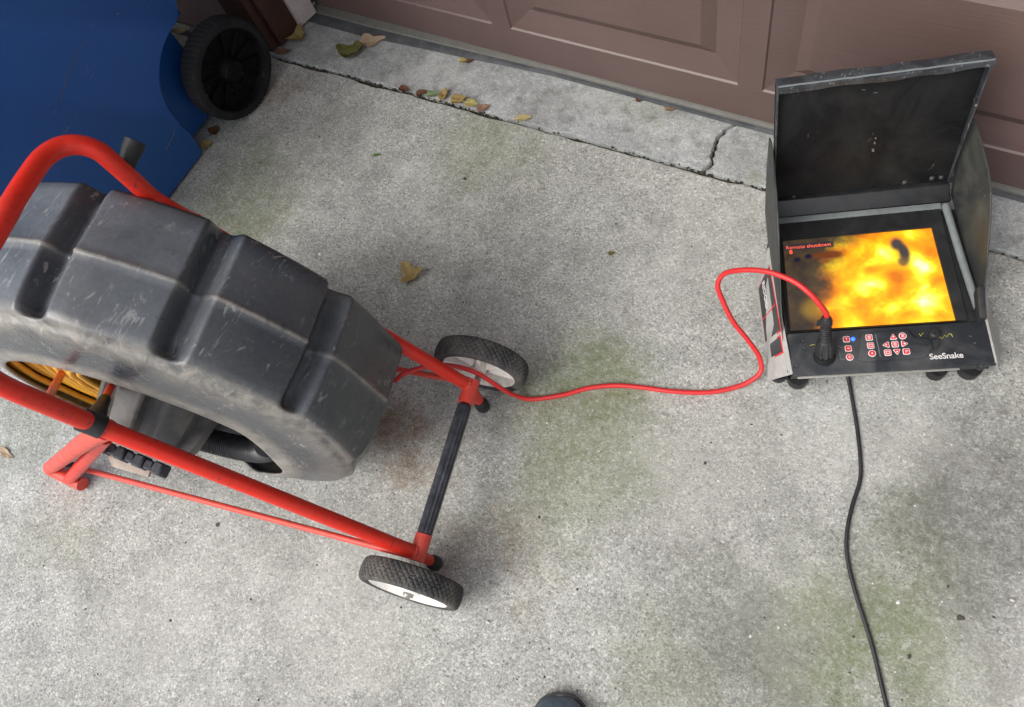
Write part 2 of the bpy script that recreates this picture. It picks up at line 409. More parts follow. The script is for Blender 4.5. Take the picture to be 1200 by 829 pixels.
# apron: two pieces parted by a jagged crack (crack runs across the apron)
crA, crB = at(862, 143), at(823, 197)
def crack_x(t):    # t 0 at joint, 1 at door
    base = crB.x+(crA.x-crB.x)*t
    return base + .010*math.sin(t*7.5+.6)+jag(t, .014, 6, 3)
def apron_piece(side):
    bm = bmesh.new(); ny = 26; ybk = 1.19
    xs = [i*.02 for i in range(0, 240)]
    rows = []
    for j in range(ny+1):
        t = j/ny; row = []
        w = .0016+.0022*abs(mnoise.noise(Vector((t*6, 1.3, 0))))
        for i, dx in enumerate([0, .0012, .004]+[.012+.02*q for q in range(0, 240)]):
            xx = crack_x(min(t*1.3, 1.15))+side*(w+dx)
            xx = max(JX0, min(JX1, xx))
            yf = joint_y(xx)+.006+jag(xx, .005, 11, 2)
            y = yf+(ybk-yf)*t
            z = 0.0
            if i == 0: z = -.05
            elif i == 1: z = -.004
            elif i == 2: z = -.0005
            row.append(bm.verts.new((xx, y, z)))
        rows.append(row)
    m = len(rows[0])
    for j in range(ny):
        for i in range(m-1): bm.faces.new((rows[j][i], rows[j][i+1], rows[j+1][i+1], rows[j+1][i]))
    # worn front edge turning down into the joint
    lo = [bm.verts.new(v.co+Vector((0, -.003, -.004 if k > 0 else 0))) for k, v in enumerate(rows[0])]
    lo2 = [bm.verts.new(v.co+Vector((0, -.004, -.06))) for v in rows[0]]
    for i in range(m-1):
        bm.faces.new((rows[0][i], lo[i], lo[i+1], rows[0][i+1])); bm.faces.new((lo[i], lo2[i], lo2[i+1], lo[i+1]))
    bmesh.ops.remove_doubles(bm, verts=bm.verts, dist=1e-6)
    bmesh.ops.dissolve_degenerate(bm, edges=bm.edges, dist=1e-6)
    return struct('apron_slab', bm, 'apron', True)
apron_piece(-1); apron_piece(1)
bm = bmesh.new(); box(bm, ((JX0+JX1)/2, 1.08, -.06), (JX1-JX0-.1, 0, 0), (0, .40, 0), (0, 0, .088)); struct('joint_soil', bm, 'dirt')
# crumbs and moss in the joint and the crack
bm = bmesh.new()
def crumb(bm, p, s):
    q = bmesh.ops.create_icosphere(bm, subdivisions=1, radius=s)['verts']
    k = Vector((random.uniform(.6, 1.4), random.uniform(.6, 1.4), random.uniform(.4, .9)))
    for v in q: v.co = Vector((v.co.x*k.x, v.co.y*k.y, v.co.z*k.z))*(1+random.uniform(-.25, .25))+Vector(p)
for _ in range(520):
    x = random.choice([random.uniform(-1.62, -1.25), random.uniform(-1.3, -.9), random.uniform(-.6, .35), random.uniform(-1.62, .35)])
    crumb(bm, (x, joint_y(x)+random.gauss(0, .003), -.008+random.uniform(-.006, .004)), random.uniform(.0015, .004))
for _ in range(60):
    t = random.random(); xx = crack_x(t*1.1); crumb(bm, (xx+random.gauss(0, .0015), joint_y(xx)+(1.13-joint_y(xx))*t, -.012), random.uniform(.001, .003))
o = obj('joint_debris', bm, 'dirt', None, True); o['kind'] = 'stuff'; o['label'] = 'dark soil crumbs and moss packed in the slab joint and crack'
# small stones and grit scattered on the drive
def gritmat(nm, c): return worn(nm, c, (.2, .18, .15), .8, 60, .4)
M['gritd'] = gritmat('dark grit', (.045, .04, .035)); M['gritw'] = gritmat('pale grit', (.62, .60, .56))
for nm, mt, cnt, pts in (('dark_grit', 'gritd', 150, [(826, 543), (1065, 770), (1124, 724), (545, 210), (1128, 725), (350, 590), (255, 615)]),
                        ('pale_grit', 'gritw', 140, [(572, 729), (1052, 706), (462, 277), (375, 298), (1186, 704), (772, 175)])):
    bm = bmesh.new()
    for (u, v) in pts: p = at(u, v); crumb(bm, (p.x, p.y, .001), .004)
    for _ in range(cnt):
        p = at(random.uniform(10, 1195), random.uniform(120, 825)); 
        if p.y < joint_y(p.x)-.02: crumb(bm, (p.x, p.y, .0005), random.uniform(.0009, .0024))
    o = obj(nm, bm, mt, None, True); o['kind'] = 'stuff'; o['label'] = ('dark' if mt == 'gritd' else 'pale') + ' grains of grit scattered over the concrete drive'

# ---- garage door -------------------------------------------------
DY = 1.115
door = thing('garage_door', 'mauve brown raised panel garage door with embossed wood grain', 'garage door', (.5, DY, 0))
PITCH, PW = .604, .553
DX0, DX1 = -1.592, 2.72
def panel_relief(bm, x0, x1, z0, z1):
    rings = []
    for inset, d in ((0, 0), (.003, .004), (.057, .017), (.084, .002)):
        rings.append([bm.verts.new(p) for p in ((x0+inset, DY+d, z0+inset), (x1-inset, DY+d, z0+inset), (x1-inset, DY+d, z1-inset), (x0+inset, DY+d, z1-inset))])
    for a, b in zip(rings, rings[1:]):
        for k in range(4): bm.faces.new((a[k], a[(k+1) % 4], b[(k+1) % 4], b[k]))
    bm.faces.new(rings[-1]); return rings[0]
def door_section(k, zb, zt):
    pz0, pz1 = zb+.091, zt-.075
    pans = [(-1.545+i*PITCH, -1.545+i*PITCH+PW) for i in range(7)]
    sec = bmesh.new()
    def quad(x0, x1, z0, z1):
        sec.faces.new([sec.verts.new(p) for p in ((x0, DY, z0), (x1, DY, z0), (x1, DY, z1), (x0, DY, z1))])
    quad(DX0, DX1, zb+.002, pz0); quad(DX0, DX1, pz1, zt-.002)
    xs = [DX0]+[q for p in pans for q in p]+[DX1]
    for i in range(0, len(xs), 2): quad(xs[i], xs[i+1], pz0, pz1)
    # tongue edges top and bottom, and the back
    sec.faces.new([sec.verts.new(p) for p in ((DX0, DY, zt-.002), (DX1, DY, zt-.002), (DX1, DY+.008, zt), (DX0, DY+.008, zt))])
    sec.faces.new([sec.verts.new(p) for p in ((DX0, DY, zb+.002), (DX1, DY, zb+.002), (DX1, DY+.04, zb), (DX0, DY+.04, zb))])
    sec.faces.new([sec.verts.new(p) for p in ((DX0, DY+.04, zb), (DX1, DY+.04, zb), (DX1, DY+.04, zt), (DX0, DY+.04, zt))])
    bmesh.ops.remove_doubles(sec, verts=sec.verts, dist=1e-5)
    s = obj('door_section', sec, 'door', door, False)
    for x0, x1 in pans:
        b = bmesh.new(); panel_relief(b, x0, x1, pz0, pz1)
        obj('raised_panel', b, 'door', s, False)
SH = .551
for k in range(4): door_section(k, .012+k*SH, .012+(k+1)*SH)
# bottom retainer and rubber seal, the seal bulging out at the left end
def seal_w(x): return .012+.034*max(0, min(1, (-.85-x)/.55))
def sweep_x(bm, x0, x1, n, prof):
    rows = [[bm.verts.new((x0+(x1-x0)*i/n, y, z)) for y, z in prof(x0+(x1-x0)*i/n)] for i in range(n+1)]
    for i in range(n):
        for j in range(len(rows[0])-1): bm.faces.new((rows[i][j], rows[i+1][j], rows[i+1][j+1], rows[i][j+1]))
bm = bmesh.new()
sweep_x(bm, DX0, DX1, 120, lambda x: [(DY+.012, .016), (DY-.002, .0155), (DY-.004-.35*seal_w(x), .012), (DY-.005-.4*seal_w(x), .008), (DY+.01, .007)])
obj('retainer', bm, 'retainer', door, True)
bm = bmesh.new()
sweep_x(bm, DX0, DX1, 160, lambda x: [(DY+.01, .008), (DY-.003-.4*seal_w(x), .0085), (DY-.006-.75*seal_w(x), .0065+.002*mnoise.noise(Vector((x*9, 0, 0)))), (DY-.006-seal_w(x)+.003*mnoise.noise(Vector((x*7, 4, 0))), .002), (DY-.002-seal_w(x)*.9, .0004), (DY+.01, .0004)])
obj('rubber_seal', bm, 'rubber', door, True)

# ---- house wall round the door -----------------------------------
wall = thing('house_wall', 'brown corner board and pinkish lap siding beside the garage opening', 'wall', (-1.65, 1.0, 0))
bm = bmesh.new(); box(bm, (-3.3, 1.18, 1.35), (3.36, 0, 0), (0, .44, 0), (0, 0, 2.7)); obj('wall_core', bm, 'brown', wall, False)
for k in range(16):    # lap siding boards, left of the corner board
    z0 = .012+k*.165
    bm = bmesh.new(); prism(bm, [(-4.98, .958, z0+.17), (-4.98, .938, z0), (-4.98, .958, z0-.0)], (3.26, 0, 0)); obj('siding_board', bm, 'siding', wall, False)
bm = bmesh.new(); box(bm, (-1.668, .9475, 1.352), (.10, 0, 0), (0, .025, 0), (0, 0, 2.69), .002); obj('corner_board', bm, 'brown', wall)
bm = bmesh.new(); box(bm, (-1.6095, .998, 1.352), (.017, 0, 0), (0, .078, 0), (0, 0, 2.69), .002); obj('jamb_board', bm, 'brown', wall)
bm = bmesh.new(); prism(bm, [(-1.603, 1.036, .006), (-1.592, 1.036, .0065), (-1.572, 1.092, .012), (-1.603, 1.096, .012)], (0, 0, 2.2), .002); o = obj('stop_moulding', bm, 'trim', wall); o['label'] = 'chipped white door stop moulding'
bm = bmesh.new(); box(bm, (3.9, 1.12, 1.35), (2.3, 0, 0), (0, .32, 0), (0, 0, 2.7)); obj('right_wall', bm, 'siding', wall, False)
bm = bmesh.new(); box(bm, (.57, 1.17, 2.46), (4.36, 0, 0), (0, .26, 0), (0, 0, .46)); obj('unseen_header', bm, 'siding', wall, False)  # unseen wall over the door, added for its effect on the sky light
bm = bmesh.new(); box(bm, (0, .98, 2.76), (10.2, 0, 0), (0, .95, 0), (0, 0, .10)); obj('unseen_eave', bm, 'roof', wall, False)  # unseen overhang, added to hold back sky light above the door

# ================================================================== REEL CART
w1, w2 = at(564, 433, .09), at(484, 690, .09)
ca = (w2-w1); ca.z = 0; TRACK = ca.length; ca.normalize()
cb = Vector((ca.y, -ca.x, 0)); cz = Vector((0, 0, 1))
CM = (w1+w2)/2; CM.z = 0
def cp(a, b, z): return CM+ca*a+cb*b+cz*z
def cz_at(u, v, z):           # cart coordinates of a pixel at height z
    p = at(u, v, z)-CM; return p.dot(ca), p.dot(cb), z
def ca_at(u, v, a):           # world point of a pixel on the plane a = const
    return onplane(u, v, CM+ca*a, ca)
cart = thing('reel_cart', 'red tubular wheeled cart carrying a ribbed black cable drum', 'cable reel', tuple(CM))
TH, YW = R_(56.37), -.027
def rail(side, s):
    a0 = .153 if side > 0 else -.161
    return cp(a0+YW*s, -.001+s*math.cos(TH), .12+s*math.sin(TH))
RT = .0121
# side rails, handle
for side in (1, -1):
    bm = bmesh.new(); tube(bm, [rail(side, s) for s in (0, .1, .3, .45, .56)], RT, 20); obj('side_rail', bm, 'red', cart)
hp = [rail(-1, .56), at(200, 246, .632), at(178, 232, .655), at(156, 212, .69), at(133, 191.5, .725), at(115, 177, .748), at(92, 170, .765), at(70, 173, .776), at(51, 185, .784), at(35, 206, .790), at(18, 232, .795), at(2, 261, .798),
      cp(.035, .348, .799), cp(.08, .345, .795), cp(.112, .338, .782), cp(.131, .330, .758), cp(.139, .323, .72), cp(.139, .316, .66), rail(1, .56)]
hc = catmull(hp, 6)
# short straight run before bending so the joint stays smooth
bm = bmesh.new(); tube(bm, hc, RT*1.04, 20); obj('handle', bm, 'red', cart)
def weld(c, ax, r):
    ax = Vector(ax).normalized(); bm = bmesh.new(); n = 40
    u = ax.orthogonal().normalized(); w = ax.cross(u); rr_ = []
    for k in range(n):
        t = 2*math.pi*k/n; q = .0018*(1+.35*math.sin(k*2.4)+.3*mnoise.noise(Vector((k*.9, r*90, 0))))
        d = u*math.cos(t)+w*math.sin(t); rr_.append([bm.verts.new(c+d*(r+q*math.cos(a))+ax*q*1.5*math.sin(a)) for a in [2*math.pi*i/8 for i in range(8)]])
    for k in range(n):
        for i in range(8): bm.faces.new((rr_[k][i], rr_[(k+1) % n][i], rr_[(k+1) % n][(i+1) % 8], rr_[k][(i+1) % 8]))
    return obj('weld_bead', bm, 'red2', cart)
for sd_ in (1, -1): weld(rail(sd_, .556), rail(sd_, .56)-rail(sd_, .5), RT); weld(rail(sd_, .012), rail(sd_, .1)-rail(sd_, 0), RT)
# dark rubber rod end standing off the handle
bm = bmesh.new(); k0, k1 = Vector(at(146, 197, .700)), Vector(at(159, 165, .712))
tube(bm, [k0, k0+(k1-k0)*.45, k0+(k1-k0)*.55, k1*.98+k0*.02, k1], [.0115, .0118, .0130, .0138, .0115], 18); obj('rubber_stop', bm, 'black', cart)
# axle line, foam grip, sockets
bm = bmesh.new(); seg_tube(bm, cp(-.205, 0, .092), cp(.225, 0, .092), .006, 12); obj('axle', bm, 'steel', cart)
gL, gR = rail(1, 0), rail(-1, 0)
gd = (gR-gL).normalized()
bm = bmesh.new()
def fluted(t, i): return .0125
a0, a1 = gL+gd*.030, gR-gd*.034
rings = []
n = 60; sg = 40
u_ = cz; w_ = gd.cross(u_)
for i in range(n+1):
    c = a0+(a1-a0)*i/n; e = min(i, n-i); k = 1 if e > 1 else (.55 if e == 0 else .92)
    rings.append([bm.verts.new(c+(u_*math.cos(q)+w_*math.sin(q))*k*(.0122+.0011*math.cos(q*11)+.0004*mnoise.noise(Vector((i*.6, j*.4, 0))))) for j, q in enumerate([2*math.pi*j/sg for j in range(sg)])])
for i in range(n):
    for j in range(sg): bm.faces.new((rings[i][j], rings[i][(j+1) % sg], rings[i+1][(j+1) % sg], rings[i+1][j]))
bm.faces.new(rings[0][::-1]); bm.faces.new(rings[-1])
obj('foam_grip', bm, 'grip', cart)
for side, e in ((1, gL), (-1, gR)):
    d = gd*(1 if side > 0 else -1)
    bm = bmesh.new()
    seg_tube(bm, e+d*.034, e-d*.012, .0145, 20)
    obj('socket', bm, 'red2', cart)
    bm = bmesh.new()
    tube(bm, [e+cz*.004, e-cz*.03+cb*.002, e-cz*.075+cb*.004], .0098, 14); lg = obj('foot_post', bm, 'red', cart)
    bm = bmesh.new(); c = e-cz*.078+cb*.004
    lathe(bm, c-cz*.040, cz, [(0, .001), (0.0005, .011), (.006, .0140), (.022, .0140), (.032, .0115), (.036, .001)], 20); obj('rubber_foot', bm, 'black', lg)
# wheels
WR, WW = .0925, .041
def wheel(c, outward, camber=0):
    ax = (ca*outward+cz*camber).normalized()
    wt = bpy.data.objects.new('wheel', None); scene.collection.objects.link(wt); wt.parent = cart; wt['_w'] = tuple(c); wt.location = Vector(c)-CM; wt.empty_display_size = .02
    h = WW/2
    prof = [(-h*.82, WR*.765), (-h*.95, WR*.80), (-h, WR*.86), (-h*.95, WR*.93)]
    tr = 18
    for j in range(tr+1):
        s = -h*.86+2*h*.86*j/tr; prof.append((s, WR*(.995-.055*(abs(s)/h)**3)))
    prof += [(h*.95, WR*.93), (h, WR*.86), (h*.95, WR*.80), (h*.82, WR*.765)]
    def tread(a, j, s, r):
        if j < 4 or j > 4+tr: return 0
        p = a*WR/.0115; q = s/.0115*1.05
        d1 = abs(((p+q) % 1)-.5); d2 = abs(((p-q) % 1)-.5)
        k = min(d1, d2)
        return 0 if k > .12 else -.0016
    def tr2(a, j, s, r):
        n_ = round(2*math.pi*WR/.0115)
        p = a*n_/(2*math.pi); q = s/.0115*1.05
        k = min(abs(((p+q) % 1)-.5), abs(((p-q) % 1)-.5))
        return (0 if (j < 4 or j > 4+tr) else (0 if k > .13 else -.0017))
    bm = bmesh.new(); lathe(bm, c, ax, prof, 420, disp=tr2, closed=False)
    obj('tyre', bm, 'tyre', wt)
    R1 = WR*.785
    bm = bmesh.new()      # dished rim, closed outer face, ribbed inside
    lathe(bm, c, ax, [(-h*.80, R1), (-h*.86, R1*.97), (-h*.55, R1*.94), (-h*.1, R1*.92), (h*.15, R1*.88), (h*.22, R1*.3), (h*.30, R1*.29), (h*.30, 0.002)], 64)
    lathe(bm, c, ax, [(h*.80, R1), (h*.90, R1*.965), (h*.62, R1*.93), (h*.42, R1*.88), (h*.36, R1*.34), (h*.75, R1*.27), (h*.80, R1*.20), (h*.80, .002)], 64)
    obj('rim', bm, 'rim', wt)
    for k in range(8):
        a = 2*math.pi*k/8+.2; d = Matrix.Rotation(a, 3, ax) @ cz; t = ax.cross(d)
        bm = bmesh.new()
        box(bm, c+d*(R1*.60)-ax*(h*.22), d*(R1*.68), t*.0065, ax*(h*.85), .001, 1)
        obj('spoke', bm, 'rim', wt)
    bm = bmesh.new(); lathe(bm, c, ax, [(-h*.95, .002), (-h*.95, .011), (-h*.9, .013), (h*.1, .0145)], 24); obj('hub', bm, 'rim', wt)
    bm = bmesh.new(); lathe(bm, c, ax, [(h*.75, .0085), (h*.95, .0085), (h*.98, .0075), (h*1.25, .0055), (h*1.3, .001)], 6); obj('axle_nut', bm, 'steel', wt)
    return wt
for c, outw in (((564, 427), -1), ((482, 684), 1)):
    wc = at(c[0], c[1], WR); wheel(wc, outw,   .085 if outw > 0 else 0)

# ---- drum shell ---------------------------------------------------
DB, DZ = .415, .355
def dprof():
    far = [(-.148, .02), (-.150, .15), (-.152, .25), (-.154, .28), (-.157, .303), (-.159, .320), (-.157, .332), (-.150, .3385)]
    mid = [(-.138, .3408), (-.125, .3414), (-.11, .3408), (-.095, .3420), (-.080, .3428), (-.068, .3432), (-.0605, .3435), (-.0582, .3450), (-.0555, .3460), (-.0528, .3450), (-.0505, .3435), (-.04, .3431), (-.03, .3426), (-.02, .342), (-.01, .3412), (0, .3402), (.014, .3388), (.026, .3368)]
    near = [(.036, .3340), (.0405, .3300), (.0430, .3240), (.0455, .3200), (.049, .3175), (.0525, .3135), (.0555, .3065), (.058, .298), (.060, .285), (.0635, .271), (.067, .256), (.070, .243), (.0722, .232), (.0722, .2270), (.0705, .2248), (.068, .2262), (.065, .232), (.061, .246), (.053, .266), (.035, .29), (-.06, .308), (-.135, .29), (-.140, .2)]
    return far+mid+near
prof = dprof()
GR = [(-87.6, 2.8), (-56.6, 2.8), (-25.5, 2.8), (5.8, 2.8), (37.0, 2.4), (68.0, 2.2)]
def sstep(x): x = max(0, min(1, x)); return x*x*(3-2*x)
def groove(phi):
    g = 0
    for c, w in GR:
        d = abs(phi-c); g = max(g, 1-sstep((d-w*.16)/4.2))
    if phi > 98: g = max(g, .45*min(sstep((phi-101.5)/3.0), 1-sstep((phi-140)/25)))
    if phi < -112: g = max(g, min(sstep((-112-phi)/3.0), 1))
    return g
def hmask(s):
    # grooves cut through the far shoulder but stop short of the near one
    lo = 1
    hi = 1-sstep((s-.030)/.015)
    return lo*hi
def drum_disp(a, j, s, r):
    if j < 2: return 0
    phi = math.degrees(a); phi = phi-360 if phi > 180 else phi
    phi = -phi                      # positive angles lead forward over the top
    g = groove(phi)*hmask(s)
    d = -.032*g if s > -.150 else -max(0, r-.299)*g
    # the opening sits a little behind and below the drum's own centre
    k = sstep((.275-r)/.05) if s > .055 else 0
    d += k*(-.026*math.sin(R_(phi))-.020*math.cos(R_(phi)))
    if j < 42 and phi > 85: d += (1-sstep((s-.0)/.05))*.013*sstep((phi-92)/18)*(1-sstep((phi-150)/25))
    if j > 44: return d
    # blocks are flat-topped, not round: slight chord flattening
    for c0, c1 in ((-56.6, -25.5), (-25.5, 5.8), (5.8, 37), (37, 68), (68, 102)):
        if c0 < phi < c1:
            m_ = (c0+c1)/2; hw = (c1-c0)/2; t = (phi-m_)/hw; d += (.006*(t*t-1)+.003)*hmask(s)*(j < 36)
    return d
bm = bmesh.new()
SEG = 900
rings = lathe(bm, cp(0, DB, DZ), ca, prof, SEG, ref=cz, disp=drum_disp)
for k, rg in enumerate(rings):      # the lower front of the housing flares out towards the near side
    ph = -math.degrees(2*math.pi*k/SEG); ph = ph+360 if ph < -180 else ph
    f = sstep((ph-70)/45)*(1-sstep((ph-165)/15))
    if f:
        for j, v in enumerate(rg): v.co += ca*(.017*f*sstep((prof[j][0]+.03)/.07))
wv = {}
for k, rg in enumerate(rings):
    for j, v in enumerate(rg):
        s = prof[j][0]; w = math.exp(-((s-.048)/.010)**2)*1.0+math.exp(-((s+.0555)/.0035)**2)*.9*(1-groove(-(math.degrees(2*math.pi*k/SEG) if k < SEG/2 else math.degrees(2*math.pi*k/SEG)-360)))
        if .067 < s: w += .9
        wv[v] = min(1, w)
bm.verts.index_update(); wvals = [wv[v] for v in bm.verts]
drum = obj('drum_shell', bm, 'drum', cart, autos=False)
at__ = drum.data.attributes.new('wear', 'FLOAT', 'POINT'); at__.data.foreach_set('value', wvals)
OB, OZ = .441, .335          # centre of the side opening and of what is wound inside
def dpt(a, r, phi):           # point inside the drum
    q = R_(phi); return cp(a, OB-r*math.sin(q), OZ+r*math.cos(q))
# yellow push rod wound in the drum (rows of turns), facing the near opening
for (a_, r_) in [(.026, .279), (.036, .268), (.042, .260), (.048, .251), (.053, .242), (.054, .232), (.040, .232), (.036, .221), (.041, .210), (.037, .199), (.042, .188), (.038, .177), (.043, .166), (.039, .155), (.044, .144), (.040, .133),
                 (.026, .226), (.027, .204), (.028, .182), (.026, .160), (.027, .140)]:
    bm = bmesh.new(); n = 96
    path = [dpt(a_+.002*mnoise.noise(Vector((k*.12, r_*40, 0))), r_+.0015*mnoise.noise(Vector((k*.1, 9, r_*30))), -165+ (180)*k/n) for k in range(n+1)]
    tube(bm, path, .0054, 10); obj('coil_turn', bm, 'yellow', drum)
# moulded hub with radial ribs
hub = bmesh.new()
def hubdisp(a, j, s, r):
    if 1 <= j <= 4: return -.018*(1-sstep((abs(((a*7/(2*math.pi)+.2) % 1)-.5)-.14)/.10))
    return 0
lathe(hub, cp(0, OB, OZ), ca, [(-.14, .12), (0.0, .104), (.060, .094), (.100, .086), (.112, .080), (.116, .066), (.116, .045), (.10, .04), (.10, .001)], 144, ref=cz, disp=hubdisp)
obj('hub', hub, 'hub', drum)
# black ribbed spring hose along the lower front of the opening
bm = bmesh.new(); path = [dpt(.056, .172+.022*k/120, 212-(104)*k/120) for k in range(121)]
path = [path[0]+(path[-1]-path[0])*0]+path[1:]
fine_ = catmull(path[::6], 48)
def hr(t, i): return .0215+.0019*math.cos(i*2*math.pi/16)
tube(bm, fine_, .022, 20, rf=hr); obj('spring_hose', bm, 'hose', drum)
# struts from the near rail into the opening
def railpt(v_u, v_v):
    best = None
    for k in range(0, 120):
        s = .1+k*.006; p = rail(1, s) if s < .56 else hc[max(0, len(hc)-1-int((s-.56)/.6*len(hc)))]
        q = RM.transposed() @ (p-CO); u = CX+FPX*q.x/q.z; v = CY+FPX*q.y/q.z
        d = (u-v_u)**2+(v-v_v)**2
        if best is None or d < best[0]: best = (d, p)
    return best[1]
s1a, s1b = railpt(105, 498), ca_at(129, 456, .062)
s2a, s2b = railpt(56, 470), ca_at(71, 440, .062)
for a_, b_ in ((s1a, s1b), (s2a, s2b)):
    e = b_+(b_-a_).normalized()*.02
    bm = bmesh.new(); tube(bm, [a_, a_+(e-a_)*.5, e], .0058, 12); obj('strut', bm, 'red2', cart)
bm = bmesh.new(); dd = (s1b-s1a)
tube(bm, [s1a+dd*.08, s1a+dd*.16, s1a+dd*.28, s1a+dd*.45, s1a+dd*.66], [.0125, .0135, .0120, .0095, .0085], 18); obj('rubber_strap', bm, 'black', cart)
bm = bmesh.new(); rd = (rail(1, .6)-rail(1, .5)).normalized()
tube(bm, [s1a-rd*.014, s1a+rd*.016], RT+.0035, 20); obj('strap_band', bm, 'black', cart)
# rear stand: legs, feet bars, braces
for side in (1, -1):
    A = rail(1, .545) if side > 0 else rail(-1, .545)
    f0 = at(58, 549, .016) if side > 0 else cp(-.19, .90, .016)
    f1 = at(97, 568, .016) if side > 0 else cp(-.19, .79, .016)
    A2 = A+(f0-A)*.06
    bm = bmesh.new(); pth = catmull([A-cz*.006, A+(f0-A)*.25, A+(f0-A)*.55, A+(f0-A)*.9, f0+(A-f0)*.035, f0+(f1-f0)*.10+cz*.001, f0+(f1-f0)*.4, f1], 8)
    tube(bm, pth, .0145, 18); obj('stand_leg', bm, 'red2' if side > 0 else 'red', cart)
    if side > 0:
        bm = bmesh.new(); seg_tube(bm, at(124, 512, .42), f0+(f1-f0)*.72+cz*.01, .0125, 16); obj('stand_tube', bm, 'red', cart)
    r0 = at(84, 546, .055) if side > 0 else cp(-.186, .82, .055)
    r1 = cp(.166*side-.008, .006, .10)
    bm = bmesh.new(); mid_ = (r0+r1)/2
    tube(bm, [r0, mid_, r1], .0058, 12); obj('brace_rod', bm, 'red2', cart)
    bm = bmesh.new(); dr = (r1-r0).normalized(); tube(bm, [r0-dr*.008, r0+dr*.006], .0085, 10); obj('brace_bolt', bm, 'black', cart)
# latch strip and dusty plate under the near rail
bm = bmesh.new(); l0, l1 = at(108, 518, .30), at(194, 553, .30); ld = l1-l0
for k in range(8):
    c = l0+ld*(k+.5)/8; box(bm, c, ld/8*(.98 if k % 2 else .9), cb.cross(ld).normalized()*.0+cz*(.026 if k % 2 else .020), ld.normalized().cross(cz)*(.022 if k % 2 else .017), .003, 1)
obj('latch_strip', bm, 'grip', cart)
bm = bmesh.new(); q = [at(122, 523, .27), at(180, 548, .27), at(176, 560, .27), at(134, 548, .27)]; prism(bm, q, (0, 0, .006), .002); obj('dusty_plate', bm, 'dust', cart)
bm = bmesh.new(); seg_tube(bm, at(118, 518, .34), cp(-.16, .31, .42), .009, 12); obj('crossbar', bm, 'red', cart)

# ================================================================== MONITOR
th = R_(27.63); U = Vector((math.cos(th), math.sin(th), 0)); V = Vector((-U.y, U.x, 0)); Z = Vector((0, 0, 1))
O0 = at(927, 438.5, .10); O0.z = 0
def bx(x, y, z): return O0+U*x+V*y+Z*z
mon = thing('inspection_monitor', 'open black field monitor with a fiery orange screen, keypad and raised sun shade lid', 'monitor', tuple(bx(.15, .15, 0)))
bm = bmesh.new(); prism(bm, [bx(-.018, .020, .022), bx(.338, .020, .022), bx(.338, .24, .022), bx(-.018, .24, .022)], (0, 0, .004), .001); obj('base_plate', bm, 'black', mon)
bm = bmesh.new(); prism(bm, [bx(-.004, .002, .0985), bx(-.02, .028, .026), bx(-.02, .235, .026), bx(-.006, .285, .0985)], U*.322, .002); obj('case_body', bm, 'black', mon)
Lq = [bx(-.029, .022, .017), bx(-.029, .236, .017), bx(-.012, .253, .106), bx(-.001, -.003, .106)]
bm = bmesh.new(); prism(bm, Lq, U*.0035, .0012); ls = obj('side_panel', bm, 'case', mon); ls['label'] = 'left side panel with sticker'
Rq = [bx(.356, .022, .017), bx(.370, .060, .017), bx(.354, .20, .03), bx(.330, .25, .10), bx(.3225, .13, .107), bx(.3205, -.004, .107)]
bm = bmesh.new()
f = [bm.verts.new(p) for p in Rq]; bm.faces.new(f); g = bmesh.ops.extrude_face_region(bm, geom=bm.faces[:]); bmesh.ops.translate(bm, verts=[v for v in g['geom'] if isinstance(v, bmesh.types.BMVert)], vec=-U*.0035)
obj('side_panel', bm, 'case', mon)
# stickers on the left side
def lp(s, t, o=.0): 
    a = Lq[0].lerp(Lq[1], s); b = Lq[3].lerp(Lq[2], s); p = a.lerp(b, t); return p+LN*o
LN = (Lq[3]-Lq[0]).cross(Lq[1]-Lq[0]).normalized()
if LN.dot(U) > 0: LN = -LN
def patch(name, s0, s1, t0, t1, m, o=.0006, par=None, th_=.0006):
    bm = bmesh.new(); prism(bm, [lp(s0, t0, o), lp(s1, t0, o), lp(s1, t1, o), lp(s0, t1, o)], LN*th_); return obj(name, bm, m, par or mon, False)
patch('sticker_border', .330, .875, .12, .93, 'keyred', .0002, ls); patch('sticker', .345, .86, .15, .90, 'panel', .0010, ls)
patch('sticker_border', .17, .315, .30, .86, 'keyred', .0002, ls); patch('sticker', .185, .30, .34, .82, 'panel', .0010, ls)
patch('red_mark', .27, .43, .935, .965, 'keyred', .0004, ls)
patch('sticker_line', .545, .555, .15, .90, 'keyred', .0018, ls)
tx = text_bm("RIDGID", .0175, lp(.84, .42, .0018), lp(.2, .5)-lp(.8, .5), lp(.5, .9)-lp(.5, .2), bold=.015)
o = obj('sticker_lettering', tx, 'white', ls, False)
# control panel and front lip
bm = bmesh.new(); prism(bm, [bx(.002, -.006, .098), bx(.3195, -.006, .098), bx(.3195, .0745, .098), bx(.002, .0745, .098)], (0, 0, .0075), .0022); pan = obj('control_panel', bm, 'panel', mon)
bm = bmesh.new(); prism(bm, [bx(.012, -.004, .084), bx(.27, -.004, .084), bx(.27, .01, .084), bx(.012, .01, .084)], (0, 0, .003), .001); obj('front_lip', bm, 'lane', mon)
bm = bmesh.new(); prism(bm, [bx(.004, -.002, .0975), bx(.318, -.002, .0975), bx(.318, .006, .06), bx(.004, .006, .06)], V*.006, .001); obj('front_face', bm, 'black', mon)
PZ = .1055
def pp(u, v, z=PZ): return at(u, v, z)
